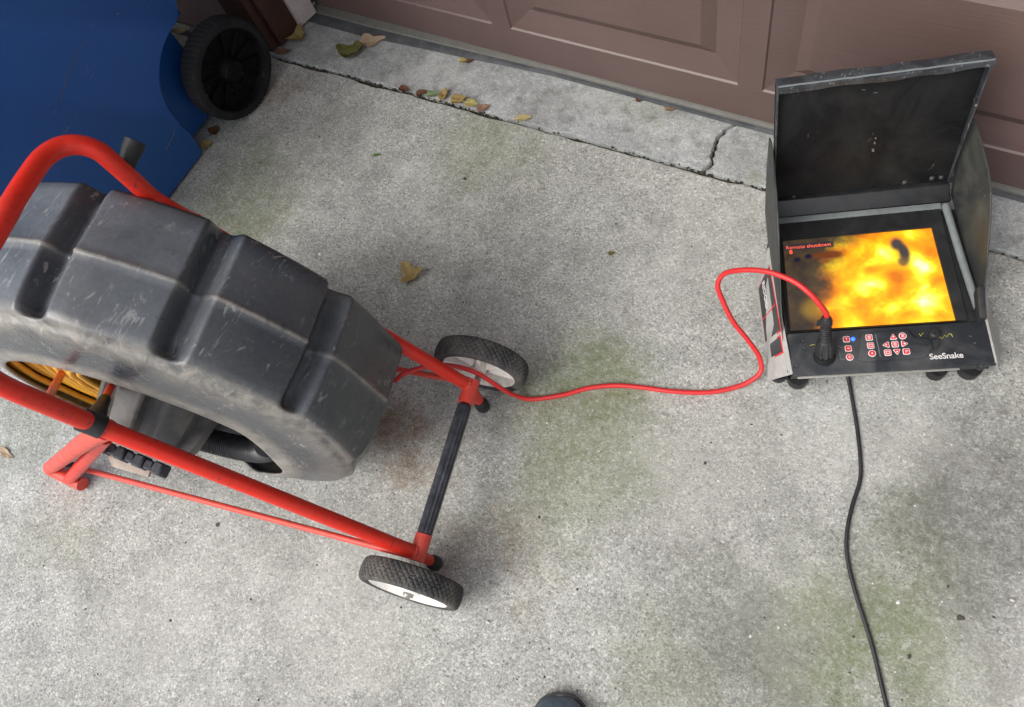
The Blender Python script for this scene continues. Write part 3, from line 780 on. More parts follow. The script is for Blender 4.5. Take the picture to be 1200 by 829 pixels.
# bezel ring and screen
def ringframe(bm, out, inn, z0, z1):
    o_ = [bx(x, y, 0) for x, y in out]; i_ = [bx(x, y, 0) for x, y in inn]
    for k in range(4):
        q = [o_[k], o_[(k+1) % 4], i_[(k+1) % 4], i_[k]]
        lo = [bm.verts.new(p+Z*z0) for p in q]; hi = [bm.verts.new(p+Z*(z1 if j < 2 else z1-.0025)) for j, p in enumerate(q)]
        bm.faces.new(lo[::-1]); bm.faces.new(hi)
        for j in range(4): bm.faces.new((lo[j], lo[(j+1) % 4], hi[(j+1) % 4], hi[j]))
SQ = [(.008, .0795), (.2745, .0785), (.2705, .2650), (.016, .2655)]
bm = bmesh.new(); ringframe(bm, [(.0035, .0755), (.291, .0755), (.2895, .300), (.0065, .300)], SQ, .099, .1085)
bez = obj('bezel', bm, 'bezel', mon, False)
bm = bmesh.new(); uvl = bm.loops.layers.uv.new("UVMap"); SZ = .1025
NX, NY = 8, 6; grid = {}
for i in range(NX+1):
    for j in range(NY+1):
        a = Vector((*SQ[0], 0)).lerp(Vector((*SQ[1], 0)), i/NX); b = Vector((*SQ[3], 0)).lerp(Vector((*SQ[2], 0)), i/NX); p = a.lerp(b, j/NY)
        grid[i, j] = bm.verts.new(bx(p.x, p.y, SZ))
for i in range(NX):
    for j in range(NY):
        fc = bm.faces.new((grid[i, j], grid[i+1, j], grid[i+1, j+1], grid[i, j+1]))
        for lp_, (a, b) in zip(fc.loops, ((i, j), (i+1, j), (i+1, j+1), (i, j+1))): lp_[uvl].uv = (a/NX, b/NY)
def screen_mat():
    m, n, l, b = new_mat('lit screen'); uv = nd(n, "TexCoord").outputs['UV']
    mp = nd(n, "Mapping"); mp.inputs['Scale'].default_value = (2.8, 2.2, 1); l.new(uv, mp.inputs['Vector']); co = mp.outputs[0]
    fire = noise_node(n, l, co, 1.5, 3.5, .5, .5)
    sx = nd(n, "SeparateXYZ"); l.new(uv, sx.inputs[0]); x, y = sx.outputs[0], sx.outputs[1]
    def blob(cx, cy, rx, ry, wob=.18, soft=.75):
        dx = math_(n, l, 'DIVIDE', math_(n, l, 'SUBTRACT', x, cx), rx); dy = math_(n, l, 'DIVIDE', math_(n, l, 'SUBTRACT', y, cy), ry)
        d = math_(n, l, 'SQRT', math_(n, l, 'ADD', math_(n, l, 'MULTIPLY', dx, dx), math_(n, l, 'MULTIPLY', dy, dy)))
        d = math_(n, l, 'ADD', d, math_(n, l, 'MULTIPLY', math_(n, l, 'SUBTRACT', wn, .5), wob*6))
        return ramp(n, l, d, [(1-soft, 1.0), (1.0, 0.0)], 'EASE')
    wn = noise_node(n, l, co, 3.2, 4, .6)
    heat = math_(n, l, 'ADD', fire, 0)
    # hot spots
    for (cx, cy, rx, ry, k) in ((.36, .28, .10, .13, .22), (.50, .40, .12, .12, .24), (.62, .18, .16, .14, .22), (.88, .22, .13, .20, .30), (.90, .58, .12, .22, .26), (.62, .78, .16, .18, .20), (.84, .93, .12, .10, .16), (.47, .70, .14, .12, .05), (.62, .50, .14, .14, .12)):
        heat = math_(n, l, 'ADD', heat, math_(n, l, 'MULTIPLY', blob(cx, cy, rx, ry, .22, .95), k))
    for (cx, cy, rx, ry, k) in ((.70, .50, .10, .10, .16), (.55, .60, .10, .06, .10), (.25, .15, .1, .2, .10), (.4, .86, .2, .12, .12)):
        heat = math_(n, l, 'SUBTRACT', heat, math_(n, l, 'MULTIPLY', blob(cx, cy, rx, ry, .22, .95), k))
    col = ramp(n, l, heat, [(.28, (.62, .16, .004)), (.42, (1.0, .28, .004)), (.53, (1.0, .44, .006)), (.64, (1.0, .72, .02)), (.76, (1.0, .90, .12)), (.92, (1, .97, .75))])
    # unlit left of the picture
    edge = math_(n, l, 'ADD', x, math_(n, l, 'MULTIPLY', math_(n, l, 'SUBTRACT', noise_node(n, l, co, 1.6, 4, .6), .5), .38))
    edge = math_(n, l, 'SUBTRACT', edge, math_(n, l, 'MULTIPLY', math_(n, l, 'POWER', math_(n, l, 'MAXIMUM', y, .0), 2.0), .26))
    dark = mix(n, l, ramp(n, l, noise_node(n, l, co, 2.4, 3), [(.4, 0.0), (.7, 1.0)]), (.030, .020, .014), (.075, .05, .022))
    col = mix(n, l, ramp(n, l, edge, [(.10, 0.0), (.34, 1.0)], 'EASE'), dark, col)
    col = mix(n, l, math_(n, l, 'MULTIPLY', blob(.15, .22, .10, .17, .1, .9), .7), col, (.30, .17, .02))
    # dark streaks
    for (cx, cy, rx, ry, c, s, w_) in ((.760, .86, .055, .09, (.06, .045, .04), 1, .10), (.790, .76, .045, .13, (.05, .04, .035), 1, .10), (.775, .66, .05, .07, (.12, .06, .03), .9, .12),
                                (.30, .80, .15, .052, (.13, .030, .006), .93, .06), (.27, .74, .05, .035, (.20, .06, .008), .8, .06), (.165, .80, .032, .036, (.006, .006, .02), 1, .05), (.088, .775, .030, .038, (.006, .006, .02), 1, .05)):
        col = mix(n, l, math_(n, l, 'MULTIPLY', blob(cx, cy, rx*1.12, ry*1.12, w_, .62), s), col, c)
    # caption ground
    cap = math_(n, l, 'MULTIPLY', math_(n, l, 'MULTIPLY', math_(n, l, 'GREATER_THAN', y, .885), math_(n, l, 'LESS_THAN', y, .955)), math_(n, l, 'LESS_THAN', x, .345))
    col = mix(n, l, math_(n, l, 'MULTIPLY', cap, .85), col, (.025, .02, .03))
    l.new(col, b.inputs['Emission Color']); b.inputs['Emission Strength'].default_value = .86
    b.inputs['Base Color'].default_value = (.006, .006, .007, 1); b.inputs['Roughness'].default_value = .22
    return m
M['screen'] = screen_mat()
scr = obj('screen', bm, 'screen', mon, False); scr['label'] = 'lit display showing a blurred yellow and orange picture'
def emit(name, c, s):
    m, n, l, b = new_mat(name); b.inputs['Base Color'].default_value = (*c, 1); b.inputs['Emission Color'].default_value = (*c, 1); b.inputs['Emission Strength'].default_value = s; return m
M['textred'] = emit('caption red', (.75, .10, .05), .8); M['led'] = emit('blue lamp', (.02, .10, 1.0), 2.2)
def sp(u_, v_):
    a = Vector((*SQ[0], 0)).lerp(Vector((*SQ[1], 0)), u_); b = Vector((*SQ[3], 0)).lerp(Vector((*SQ[2], 0)), u_); p = a.lerp(b, v_); return bx(p.x, p.y, SZ)
obj('caption', text_bm("Remote shutdown", .0105, sp(.022, .900), U, V, .0002, 1.0, .0), 'textred', scr, False)
obj('caption', text_bm("8", .0115, sp(.040, .845), U, V, .0002, 1, .03), 'textred', scr, False)
# ledges round the screen
bm = bmesh.new(); prism(bm, [bx(.006, .3005, .1085), bx(.292, .3005, .1085), bx(.292, .312, .110), bx(.006, .312, .110)], (0, 0, -.003), .0008); obj('rear_ledge', bm, 'ledge', mon)
bm = bmesh.new(); tube(bm, [bx(.311, .098, .108), bx(.305, .2, .108), bx(.300, .306, .109)], .0066, 12); obj('side_bar', bm, 'ledge', mon)
bm = bmesh.new(); prism(bm, [bx(.2915, .0755, .100), bx(.3195, .0755, .100), bx(.3195, .30, .100), bx(.2900, .30, .100)], (0, 0, .003), .0005); obj('side_shelf', bm, 'bezel', mon)
bm = bmesh.new(); prism(bm, [bx(.000, .0755, .100), bx(.0030, .0755, .100), bx(.0060, .285, .100), bx(-.004, .285, .100)], (0, 0, .007), .0005); obj('side_shelf', bm, 'bezel', mon)
# wings of the sun shade
wy = [(.055, .095), (.085, .108), (.120, .131), (.160, .172), (.200, .212), (.240, .240), (.274, .252), (.325, .257), (.374, .257), (.398, .240), (.380, .18), (.354, .135), (.335, .10), (.25, .098)]
for x0, sg_ in ((-.006, 1), (.3175, -1)):
    bm = bmesh.new()
    base = [bx(x0+(.004*math.sin((y-.05)/.35*3.14)*-sg_), y, z) for y, z in wy]
    prism(bm, base, U*.003*sg_, .001); wg = obj('shade_wing', bm, 'wing', mon)
bm = bmesh.new(); box(bm, bx(.312, .098, .118), U*.012, (V*.05+Z*.02), Z*.022, .003); obj('wing_hinge', bm, 'black', mon)
# lid: pan with folded flanges
LB, LT = (.340, .118), (.396, .383)
x0, x1 = -.008, .3085
ln = Vector((0, LB[1]-LT[1], LT[0]-LB[0])).normalized()      # (y,z) facing forward: (-, +)
fy, fz = -(LT[1]-LB[1]), (LT[0]-LB[0]); L_ = math.hypot(fy, fz); fy /= L_; fz /= L_
fw = V*fy+Z*fz
bm = bmesh.new(); prism(bm, [bx(x0+.012, *LB), bx(x1-.004, *LB), bx(x1, *LT), bx(x0, *LT)], -fw*.003, .0008); lid = obj('sun_shade_lid', bm, 'shade', mon)
bm = bmesh.new()
NXE = 40
rows = []
for i in range(NXE+1):
    t = i/NXE; p = bx(x0+(x1-x0)*t, *LT)+Z*(.005*mnoise.noise(Vector((t*5, 2, 0))))
    w_ = .024+.003*mnoise.noise(Vector((t*8, 7, 0)))
    rows.append([bm.verts.new(q) for q in (p-fw*.004-Z*.004, p-fw*.004+Z*.002, p+fw*.001+Z*.0035, p+fw*w_*.55+Z*.0030, p+fw*w_*.6+Z*.0042, p+fw*w_, p+fw*w_-Z*.010, p+fw*(w_-.002)-Z*.010, p+fw*(w_-.003)-Z*.001, p-Z*.001)])
for i in range(NXE):
    for j in range(10): bm.faces.new((rows[i][j], rows[i+1][j], rows[i+1][(j+1) % 10], rows[i][(j+1) % 10]))
bm.faces.new(rows[0]); bm.faces.new(rows[-1][::-1]); obj('lid_lip', bm, 'lip', lid)
bm = bmesh.new(); tube(bm, [bx(x0+.002+(x1-x0-.004)*k/30, *LT)+fw*(.0205+.0012*mnoise.noise(Vector((k*.5, 3, 1))))+Z*.0036 for k in range(31)], .0016, 8); obj('lip_bead', bm, 'ledge', lid)
bm = bmesh.new(); prism(bm, [bx(x1-.001, *LT), bx(x1-.005, LB[0], LB[1]+.02), bx(x1-.005, LB[0], LB[1]+.02)+fw*.004, bx(x1-.002, *LT)+fw*.020], -U*.0025, .0006); obj('lid_flange', bm, 'lip', lid)
bm = bmesh.new(); prism(bm, [bx(x0+.001, *LT), bx(x0+.012, LB[0], LB[1]+.02), bx(x0+.012, LB[0], LB[1]+.02)+fw*.004, bx(x0+.001, *LT)+fw*.017], U*.0025, .0006); obj('lid_flange', bm, 'lip', lid)
bm = bmesh.new(); prism(bm, [bx(.002, .313, .110), bx(.307, .313, .110), bx(.307, .334, .132), bx(.002, .334, .132)], V*.010, .0015); obj('hinge_bar', bm, 'bezel', mon)
bm = bmesh.new(); prism(bm, [bx(.002, .317, .100), bx(.312, .317, .100), bx(.312, .345, .104), bx(.002, .345, .104)], Z*.012, .0015); obj('hinge_base', bm, 'black', mon)
def lidp(u, v, o=.0): return onplane(u, v, bx(0, *LB), fw)+fw*o
for (u, v) in ((1092, 209), (1103, 208), (1106, 215), (1060, 214), (930, 231)):
    bm = bmesh.new(); lathe(bm, lidp(u, v), fw, [(0, .0048), (.0015, .0046), (.003, .0032), (.0036, .0005)], 14); obj('bolt', bm, 'panel', lid)
bm = bmesh.new()
for (u, v, w_, h_) in ((1026, 162, 2.2, 2.2), (1025, 167.5, 1.8, 2.8), (1023, 176, 2.8, 3.6), (1012, 105, 5, 1.2), (1026, 108.5, 5, 1.2)):
    bm = bmesh.new(); c = lidp(u, v, .0006); ww = (lidp(u+w_/2, v)-lidp(u-w_/2, v)); hh = (lidp(u, v-h_/2)-lidp(u, v+h_/2)); box(bm, c, ww, hh, fw*.0006); obj('label_scrap', bm, 'hub', lid, False)
# keypad plate, keys
bm = bmesh.new()
kp = [(1008, 394), (1011, 391.5), (1062, 388), (1065, 389), (1070, 398.5), (1088, 398), (1090, 400), (1093, 410), (1088, 415), (1084, 420), (1010, 425), (1005, 421)]
prism(bm, [pp(u, v, PZ) for u, v in kp], (0, 0, .0042), .0016); key_plate = obj('keypad_plate', bm, 'panel', pan)
bm = bmesh.new(); a_, b_ = pp(1026, 391.8, PZ+.0044), pp(1031.7, 418.5, PZ+.0044); sd = (b_-a_).normalized().cross(Z); box(bm, (a_+b_)/2, b_-a_, sd*.0012, Z*.0003); obj('divider_line', bm, 'ledge', key_plate, False)
def keyshape(kind, r):
    if kind == 'round': return [(r*math.cos(t), r*math.sin(t)) for t in [2*math.pi*k/20 for k in range(20)]]
    if kind == 'up': base = [(-1.05, -.8), (1.05, -.8), (0, 1.05)]
    elif kind == 'down': base = [(-1.05, .8), (0, -1.05), (1.05, .8)]
    elif kind == 'left': base = [(-1.05, 0), (.8, -1.05), (.8, 1.05)]
    elif kind == 'right': base = [(1.05, 0), (-.8, 1.05), (-.8, -1.05)]
    else: base = [(-.9, -.9), (.9, -.9), (.9, .9), (-.9, .9)]
    out = []
    n = len(base)
    for i in range(n):           # rounded corners
        p0, p1, p2 = Vector((*base[i-1], 0)), Vector((*base[i], 0)), Vector((*base[(i+1) % n], 0))
        a = p1+(p0-p1)*.22; b = p1+(p2-p1)*.22
        for k in range(4):
            t = k/3; q = a*(1-t)**2+p1*2*t*(1-t)+b*t*t; out.append((q.x*r, q.y*r))
    return out
def flat(name, pts, c, z0, th_, m, par):
    bm = bmesh.new(); prism(bm, [Vector((c.x, c.y, z0))+U*x+V*y for x, y in pts], (0, 0, th_)); return obj(name, bm, m, par, False)
def glyph(kind, c, z, par):
    s = .0011; sets = {
     'lines': [(0, .002, .0048, s), (0, 0, .0048, s), (0, -.002, .0048, s)], 'frame': [(0, .0022, .006, s), (0, -.0022, .006, s), (-.0026, 0, s, .005), (.0026, 0, s, .005)],
     'bar': [(0, 0, .0045, .0014)], 'dot': [(0, 0, .0026, .0026)], 'cross': [(0, 0, .0055, s), (0, 0, s, .0055)], 'up': [(0, .0008, s, .004), (0, .0022, .003, s)], 'tick': [(-.0008, 0, s, .0042), (.0014, .0008, .0030, s)]}
    bm = bmesh.new()
    for (x, y, w_, h_) in sets[kind]: box(bm, Vector((c.x, c.y, z))+U*x+V*y, U*w_, V*h_, Z*.0003)
    obj('symbol', bm, 'white', par, False)
PK = PZ+.0042
for (u, v, kind, g_, z, par) in [(991.8, 398, 'sq', 'up', PZ, pan), (994, 408.9, 'sq', 'bar', PZ, pan), (995.7, 419, 'round', 'cross', PZ, pan),
        (1018.3, 396, 'sq', 'lines', PK, key_plate), (1020.2, 405.4, 'sq', 'frame', PK, key_plate), (1021.9, 414.6, 'round', 'dot', PK, key_plate),
        (1046.7, 395.2, 'up', 'dot', PK, key_plate), (1057.6, 394.1, 'round', 'lines', PK, key_plate), (1038.2, 404.5, 'left', 'dot', PK, key_plate), (1048.8, 403.9, 'sq', 'lines', PK, key_plate),
        (1059.8, 403.1, 'right', 'dot', PK, key_plate), (1040.3, 413.6, 'sq', 'frame', PK, key_plate), (1051.2, 412.7, 'down', 'dot', PK, key_plate), (1062, 412.3, 'sq', 'tick', PK, key_plate)]:
    c = pp(u, v, z); k = flat('key', keyshape(kind, .0062), c, z, .0012, 'white', par)
    # keys hang under the panel they sit on; their red face is flat print
    bm = bmesh.new(); prism(bm, [Vector((c.x, c.y, z+.0012))+U*x+V*y for x, y in keyshape(kind, .0050)], (0, 0, .0004)); 
    bm2 = bm
    obj('key_face', bm2, 'keyred', par, False); glyph(g_, c, z+.0018, par)
c = pp(999.6, 397.6, PZ); bm = bmesh.new(); lathe(bm, c, Z, [(0, .0036), (.0015, .0034), (.0026, .0018), (.003, .0002)], 16); o = obj('indicator_lamp', bm, 'led', pan); o['label'] = 'lit blue indicator lamp'
for (u, v) in ((939.7, 400.8), (941.2, 409.8), (1136, 396), (1141, 404), (1148, 431), (932.5, 430)):
    c = pp(u, v, PZ); bm = bmesh.new(); lathe(bm, c, Z, [(0, .0052), (.0008, .0050), (.0010, .0038), (.0002, .0030), (.0002, .0002)], 18); obj('screw', bm, 'panel', pan)
obj('lettering', text_bm("SeeSnake", .0145, pp(1090, 421.5, PZ), U, V, .0003, .95, .01), 'white', pan, False)
bm = bmesh.new()
for pts in ([(1098, 398), (1101, 395), (1104, 397), (1107, 393), (1110, 395), (1112, 391), (1115, 392), (1116.5, 395)], [(1077, 391), (1079, 394), (1082, 390)], [(949, 405), (953, 404), (956, 404.6)]):
    bm = bmesh.new(); tube(bm, [pp(u, v, PZ+.0004) for u, v in pts], .0005, 6); obj('marker_scrawl', bm, 'yellowink', pan)
# small thin guide lines round the left keys
bm = bmesh.new()
for a_, b_ in (((985, 397), (988, 397)), ((981, 405), (988, 408)), ((984, 412), (985, 421)), ((985, 421), (990, 421))):
    tube(bm, [pp(*a_, PZ+.0002), pp(*b_, PZ+.0002)], .0005, 6)
obj('guide_lines', bm, 'ledge', pan)
# side socket cap with its strap
bm = bmesh.new(); c = pp(1094, 393.5, PZ); lathe(bm, c, Z, [(0, .0085), (.010, .008), (.012, .0055), (.012, .001)], 20)
tube(bm, catmull([c+Z*.009, pp(1100, 400, PZ+.012), pp(1098, 408, PZ+.010), pp(1091, 412, PZ+.006)], 6), .0018, 8); obj('socket_cap', bm, 'black', pan)
bm = bmesh.new()
for q, (dx, dy, w_, h_) in enumerate(((0, 0, .005, .0007), (.0015, .0014, .003, .0007), (-.0015, -.0014, .003, .0007))):
    c = pp(1082, 405, PZ+.0002)+U*dx+V*dy; box(bm, c, U*w_, V*h_, Z*.0003)
obj('port_symbol', bm, 'white', pan, False)
# feet
for (x, y, r) in ((.024, .025, .0185), (-.008, .036, .015), (.258, .025, .016), (.312, .026, .019), (.02, .21, .018), (.30, .21, .018)):
    bm = bmesh.new(); lathe(bm, bx(x, y, 0), Z, [(0.0004, .001), (.0004, r*.86), (.003, r*.95), (.022, r), (.026, r*.98), (.026, .001)], 28); obj('rubber_foot', bm, 'black', mon)
# connector socket on the panel
sb = pp(966, 418, PZ)
bm = bmesh.new(); lathe(bm, sb, Z, [(0, .0185), (.0018, .018), (.002, .0155), (.008, .0150), (.008, .001)], 28); obj('socket_ring', bm, 'bezel', pan)

# ================================================================== RED CABLE with plug
plug_top = at(968.5, 371, .200)
pdir = (plug_top-sb).normalized(); pl_ = (plug_top-sb).length
rc = thing('red_cable', 'thin red cable looping from the reel cart to the monitor plug', 'cable', tuple(at(700, 455, 0)))
spec = [(462, 447, .14), (474, 438, .13), (500, 430, .125), (530, 429, .125), (560, 438, .115), (590, 457, .06), (608, 465, .02), (625, 468, .006), (660, 463, .0052), (690, 455, .0052), (720, 452, .0052), (750, 454, .0052), (790, 459, .0052), (830, 460, .0052), (862, 454, .008), (882, 445, .016), (892, 434, .028), (889, 417, .05), (875, 397, .085), (859, 377, .115), (847, 353, .145), (841, 334, .17), (849, 321, .19), (867, 317, .21), (888, 317, .225), (908, 321, .235), (932, 331, .238), (951, 346, .232), (963, 360, .217)]
cpth = [at(u, v, z) for u, v, z in spec]+[plug_top+pdir*.004, sb+pdir*(pl_*.8)]
bm = bmesh.new(); tube(bm, catmull(cpth, 8), .0046, 14); obj('cable_jacket', bm, 'cable', rc)
bm = bmesh.new()
def pr(s, r): return (s*pl_, r)
pf = [pr(.08, .001), pr(.08, .0120), pr(.10, .0165), pr(.34, .0150), pr(.40, .0118)]
for k in range(7): pf += [pr(.42+k*.05, .0105-.0002*k), pr(.432+k*.05, .0092-.0002*k), pr(.452+k*.05, .0092-.0002*k)]
pf += [pr(.80, .0088), pr(.82, .0100), pr(.90, .0098), pr(.97, .0075), pr(1.0, .0055), pr(1.0, .002)]
def knurl(a, j, s, r): return (-.0022 if (1 < j < 4 and ((a*10/(2*math.pi)) % 1) > .6) else 0)
lathe(bm, sb, pdir, pf, 60, disp=knurl); o = obj('plug', bm, 'black', rc)
bm = bmesh.new(); c = sb+pdir*pl_*.88; box(bm, c-U*.011-Z*.004, U*.006, V*.005, Z*.018, .002); obj('plug_tab', bm, 'black', rc)
# black power cord
bm = bmesh.new()
sp2 = [(992, 436, .012), (995, 448, .006), (999, 470, .0042), (1004, 500, .0042), (1008, 535, .0042), (1008, 562, .0042), (999, 592, .0042), (993, 620, .0042), (992, 645, .0042), (996, 670, .0042), (1004, 700, .0042), (1013, 728, .0042), (1022, 757, .0042), (1030, 790, .0042), (1039, 828, .0042), (1052, 880, .0042), (1075, 950, .0042), (1120, 1010, .0042)]
tube(bm, catmull([at(*q) for q in sp2], 8), .0034, 12)
p0 = at(1000, 600, 0)
o = obj('power_cord', bm, 'cord', None, org=p0); tag(o, 'thin black power cord snaking over the concrete from under the monitor', 'cord')

# ================================================================== BLUE WHEELED BIN
BX = -1.600
binr = thing('wheeled_bin', 'tall scuffed blue wheeled bin with black wheel standing by the garage wall', 'bin', (-1.9, .44, 0))
side = [(.10, .012), (.586, .004)]
side += [(.588+.004*k/3, .012+.02*k) for k in range(4)]
WY, WZ = .778, .125
arc = []
for k in range(15):
    t = R_(196-k*(196-82)/14)
    arc.append((WY-.03+.160*math.cos(t), WZ+.02+.150*math.sin(t)))
side = [(.10, .015), (.12, .004), (.582, .004), (.590, .015), (.592, .07)]+arc+[(.762, .32), (.782, .80), (.785, .95), (.06, .95), (.075, .40)]
bm = bmesh.new()
W_ = .55
def bp(y, z, x=BX): return Vector((x+(z*.045), y, z))
A = [bm.verts.new(bp(y, z)) for y, z in side]; B = [bm.verts.new(Vector((BX-W_-z*.045, y, z))) for y, z in side]
fs = [bm.faces.new(A), bm.faces.new(B[::-1])]
for i in range(len(A)): fs.append(bm.faces.new((A[i], B[i], B[(i+1) % len(A)], A[(i+1) % len(A)])))
es = [e for e in bm.edges if (e.verts[0] in A and e.verts[1] in A) or (e.verts[0] in B and e.verts[1] in B)]
bmesh.ops.bevel(bm, geom=es, offset=.010, segments=4, profile=.5, affect='EDGES')
binbody = obj('bin_body', bm, 'bin', binr)
bm = bmesh.new(); box(bm, (BX-W_/2, .675, .17), (W_-.10, 0, 0), (0, .15, 0), (0, 0, .31), .012); obj('wheel_well', bm, 'bin', binr)
bm = bmesh.new(); box(bm, (BX-W_/2, .42, .985), (W_+.17, 0, 0), (0, .80, 0), (0, 0, .05), .015); obj('bin_lid', bm, 'bin', binr)
bm = bmesh.new(); seg_tube(bm, (BX-W_+.0, .80, .90), (BX-.0, .80, .90), .014, 14); obj('bin_handle', bm, 'bin', binr)
bm = bmesh.new(); seg_tube(bm, (BX-W_-.03, WY, WZ), (BX+.03, WY, WZ), .010, 12); obj('bin_axle', bm, 'steel', binr)
for sx in (1, -1):
    c = Vector((BX+.030 if sx > 0 else BX-W_-.008, WY-.006, WZ)); ax = Vector((sx, -.03, 0)).normalized()
    wt = bpy.data.objects.new('bin_wheel', None); scene.collection.objects.link(wt); wt.parent = binr; wt['_w'] = tuple(c); wt.location = c-Vector(binr['_w']); wt.empty_display_size = .02
    h = .0255; R = WZ
    bm = bmesh.new()
    def btr(a, j, s, r): return (-.0022 if (3 < j < 14 and ((a*58/(2*math.pi)+s*14) % 1) < .34) else 0)
    lathe(bm, c, ax, [(-h*.8, R*.72), (-h*.95, R*.78), (-h, R*.86), (-h*.96, R*.95)]+[(-h*.86+2*h*.86*k/9, R*(.998-.02*(abs(-1+2*k/9))**3)) for k in range(10)]+[(h*.96, R*.95), (h, R*.88), (h*.98, R*.82), (h*.85, R*.80)], 464, disp=btr)
    obj('tyre', bm, 'bintyre', wt)
    bm = bmesh.new()
    lathe(bm, c, ax, [(h*.90, R*.84), (h*.96, R*.80), (h*.80, R*.775), (h*.10, R*.75), (-h*.1, R*.28), (h*.75, R*.22), (h*.95, R*.19), (h*.95, .001)], 96)
    lathe(bm, c, ax, [(-h*.85, R*.80), (-h*.5, R*.74), (-h*.5, .01)], 48)
    obj('rim', bm, 'binwheel', wt)
    for k in range(12):
        d = Matrix.Rotation(2*math.pi*k/12+.13, 3, ax) @ Vector((0, 0, 1)); t = ax.cross(d)
        bm = bmesh.new(); box(bm, c+d*R*.48+ax*h*.20, d*R*.56, t*.004, ax*h*.35, .0015, 1); obj('spoke', bm, 'binwheel', wt)

for pts, wd in (([(100, 36), (92, 60), (80, 85), (70, 118), (68, 126)], .0012), ([(205, 152), (200, 164), (194, 176)], .0022), ([(136, 15), (139, 17)], .003)):
    q = [onplane(u, v, (BX, 0, 0), Vector((1, 0, -.045)))+Vector((.0006, 0, 0)) for u, v in pts]
    bm = bmesh.new(); path = catmull(q, 5); n = len(path); vs = []
    for k, p in enumerate(path):
        t = (path[min(k+1, n-1)]-path[max(k-1, 0)]).normalized(); sd = t.cross(Vector((1, 0, 0))).normalized()*wd*(math.sin(math.pi*(k+.3)/(n+.3))+.1)
        vs.append((bm.verts.new(p+sd), bm.verts.new(p-sd)))
    for k in range(n-1): bm.faces.new((vs[k][0], vs[k+1][0], vs[k+1][1], vs[k][1]))
    bmesh.ops.solidify(bm, geom=bm.faces[:], thickness=.0003)
    obj('scuff_mark', bm, 'scuff', binr, False)
# ================================================================== LEAVES
def leafmat(c, d):
    k = 'leaf%.2f%.2f' % (c[0], c[1])
    if k not in M: M[k] = worn('dry leaf', c, d, .6, 50, .6, fine=260, bumpd=.0008)
    return M[k]
TAN = ((.64, .50, .22), (.40, .25, .09)); PALE_ = ((.66, .52, .36), (.50, .35, .21)); OLIVE = ((.20, .19, .05), (.10, .09, .03)); YEL = ((.58, .52, .20), (.40, .33, .12))
BRN = ((.20, .09, .04), (.10, .05, .03)); GRN = ((.17, .30, .08), (.10, .16, .05)); PINK = ((.42, .26, .17), (.28, .16, .1)); MUS = ((.50, .38, .13), (.28, .17, .06))
def leaf(label, u, v, wpx, hpx, rot, cols, z=0.0, curl=.25, lobes=0, tilt=0.0, seed=0, group=None):
    if 465 < u < 575 and v < 130: z = .0015; v += 2; wpx *= 1.05; hpx *= 1.05
    curl *= .6; wpx *= .86; hpx *= .86
    c = at(u, v, z); ww = (at(u+wpx/2, v, z)-at(u-wpx/2, v, z)).length; hh = (at(u, v+hpx/2, z)-at(u, v-hpx/2, z)).length
    ex = (at(u+3, v, z)-at(u-3, v, z)).normalized(); ex = Matrix.Rotation(rot, 3, 'Z') @ ex; ey = Z.cross(ex)
    bm = bmesh.new(); N, K = 26, 5; ctr = bm.verts.new((0, 0, 0)); prev = None; rings = []
    for k in range(1, K+1):
        rg = []
        for i in range(N):
            t = 2*math.pi*i/N; rr = k/K
            out = 1.0+ (.22*math.cos(lobes*t+seed) if lobes else 0) + .10*mnoise.noise(Vector((math.cos(t)*2+seed, math.sin(t)*2, 1)))
            tip = 1+.28*max(0, math.cos(t))**6
            x = math.cos(t)*rr*out*tip; y = math.sin(t)*rr*out*(.95-.25*math.cos(t)); rg.append((x, y, rr))
        rings.append([bm.verts.new(p) for p in rg])
    for i in range(N): bm.faces.new((ctr, rings[0][i], rings[0][(i+1) % N]))
    for k in range(K-1):
        for i in range(N): bm.faces.new((rings[k][i], rings[k+1][i], rings[k+1][(i+1) % N], rings[k][(i+1) % N]))
    sz = min(ww, hh)
    for q in bm.verts:
        x, y = q.co.x, q.co.y
        h = curl*(abs(y)**1.5*.55+abs(x)**2*.35)+curl*.35*mnoise.noise(Vector((x*1.6+seed*3.1, y*1.6, seed)))+tilt*x
        h -= .05*math.exp(-(y/.08)**2)
        q.co = c+ex*x*ww/2+ey*y*hh/2+Z*(h*sz)
    mz = min(q.co.z for q in bm.verts)
    for q in bm.verts: q.co.z += z+.0008-mz
    bmesh.ops.solidify(bm, geom=bm.faces[:], thickness=.0004)
    # stalk
    st_ = c-ex*ww*.5; tube(bm, catmull([c-ex*ww*.1+Z*.002, st_+Z*.003, st_-ex*ww*.3+ey*hh*.1+Z*.002], 4), .0007, 6)
    o = obj('leaf', bm, leafmat(*cols), None, True, org=(c.x, c.y, z)); tag(o, label, 'leaf', group); return o
leaf('curled tan leaf alone on the bare concrete between drum and monitor', 482, 323, 25, 26, .4, TAN, curl=.8, lobes=3, seed=1)
leaf('small green leaf fragment lying left of the monitor', 716.5, 297.5, 9, 6, .2, OLIVE, curl=.3, seed=2)
leaf('tan lobed leaf against the foot of the white door moulding', 349, 43, 25, 20, -.5, TAN, curl=.6, lobes=5, seed=3)
leaf('crumpled olive green leaf on the apron near the garage corner', 413, 64, 27, 20, .3, OLIVE, curl=1.1, lobes=3, seed=4)
leaf('pale beige leaf lying flat behind the crumpled olive leaf', 434, 50, 30, 17, .2, PALE_, curl=.3, lobes=4, seed=5)
leaf('tiny yellow leaf scrap beside the garage door seal', 542, 69.5, 9, 6, 0, YEL, curl=.4, seed=6)
leaf('tiny brown leaf scrap touching the yellow one by the door seal', 550, 70.5, 9, 5, .4, BRN, curl=.5, seed=7)
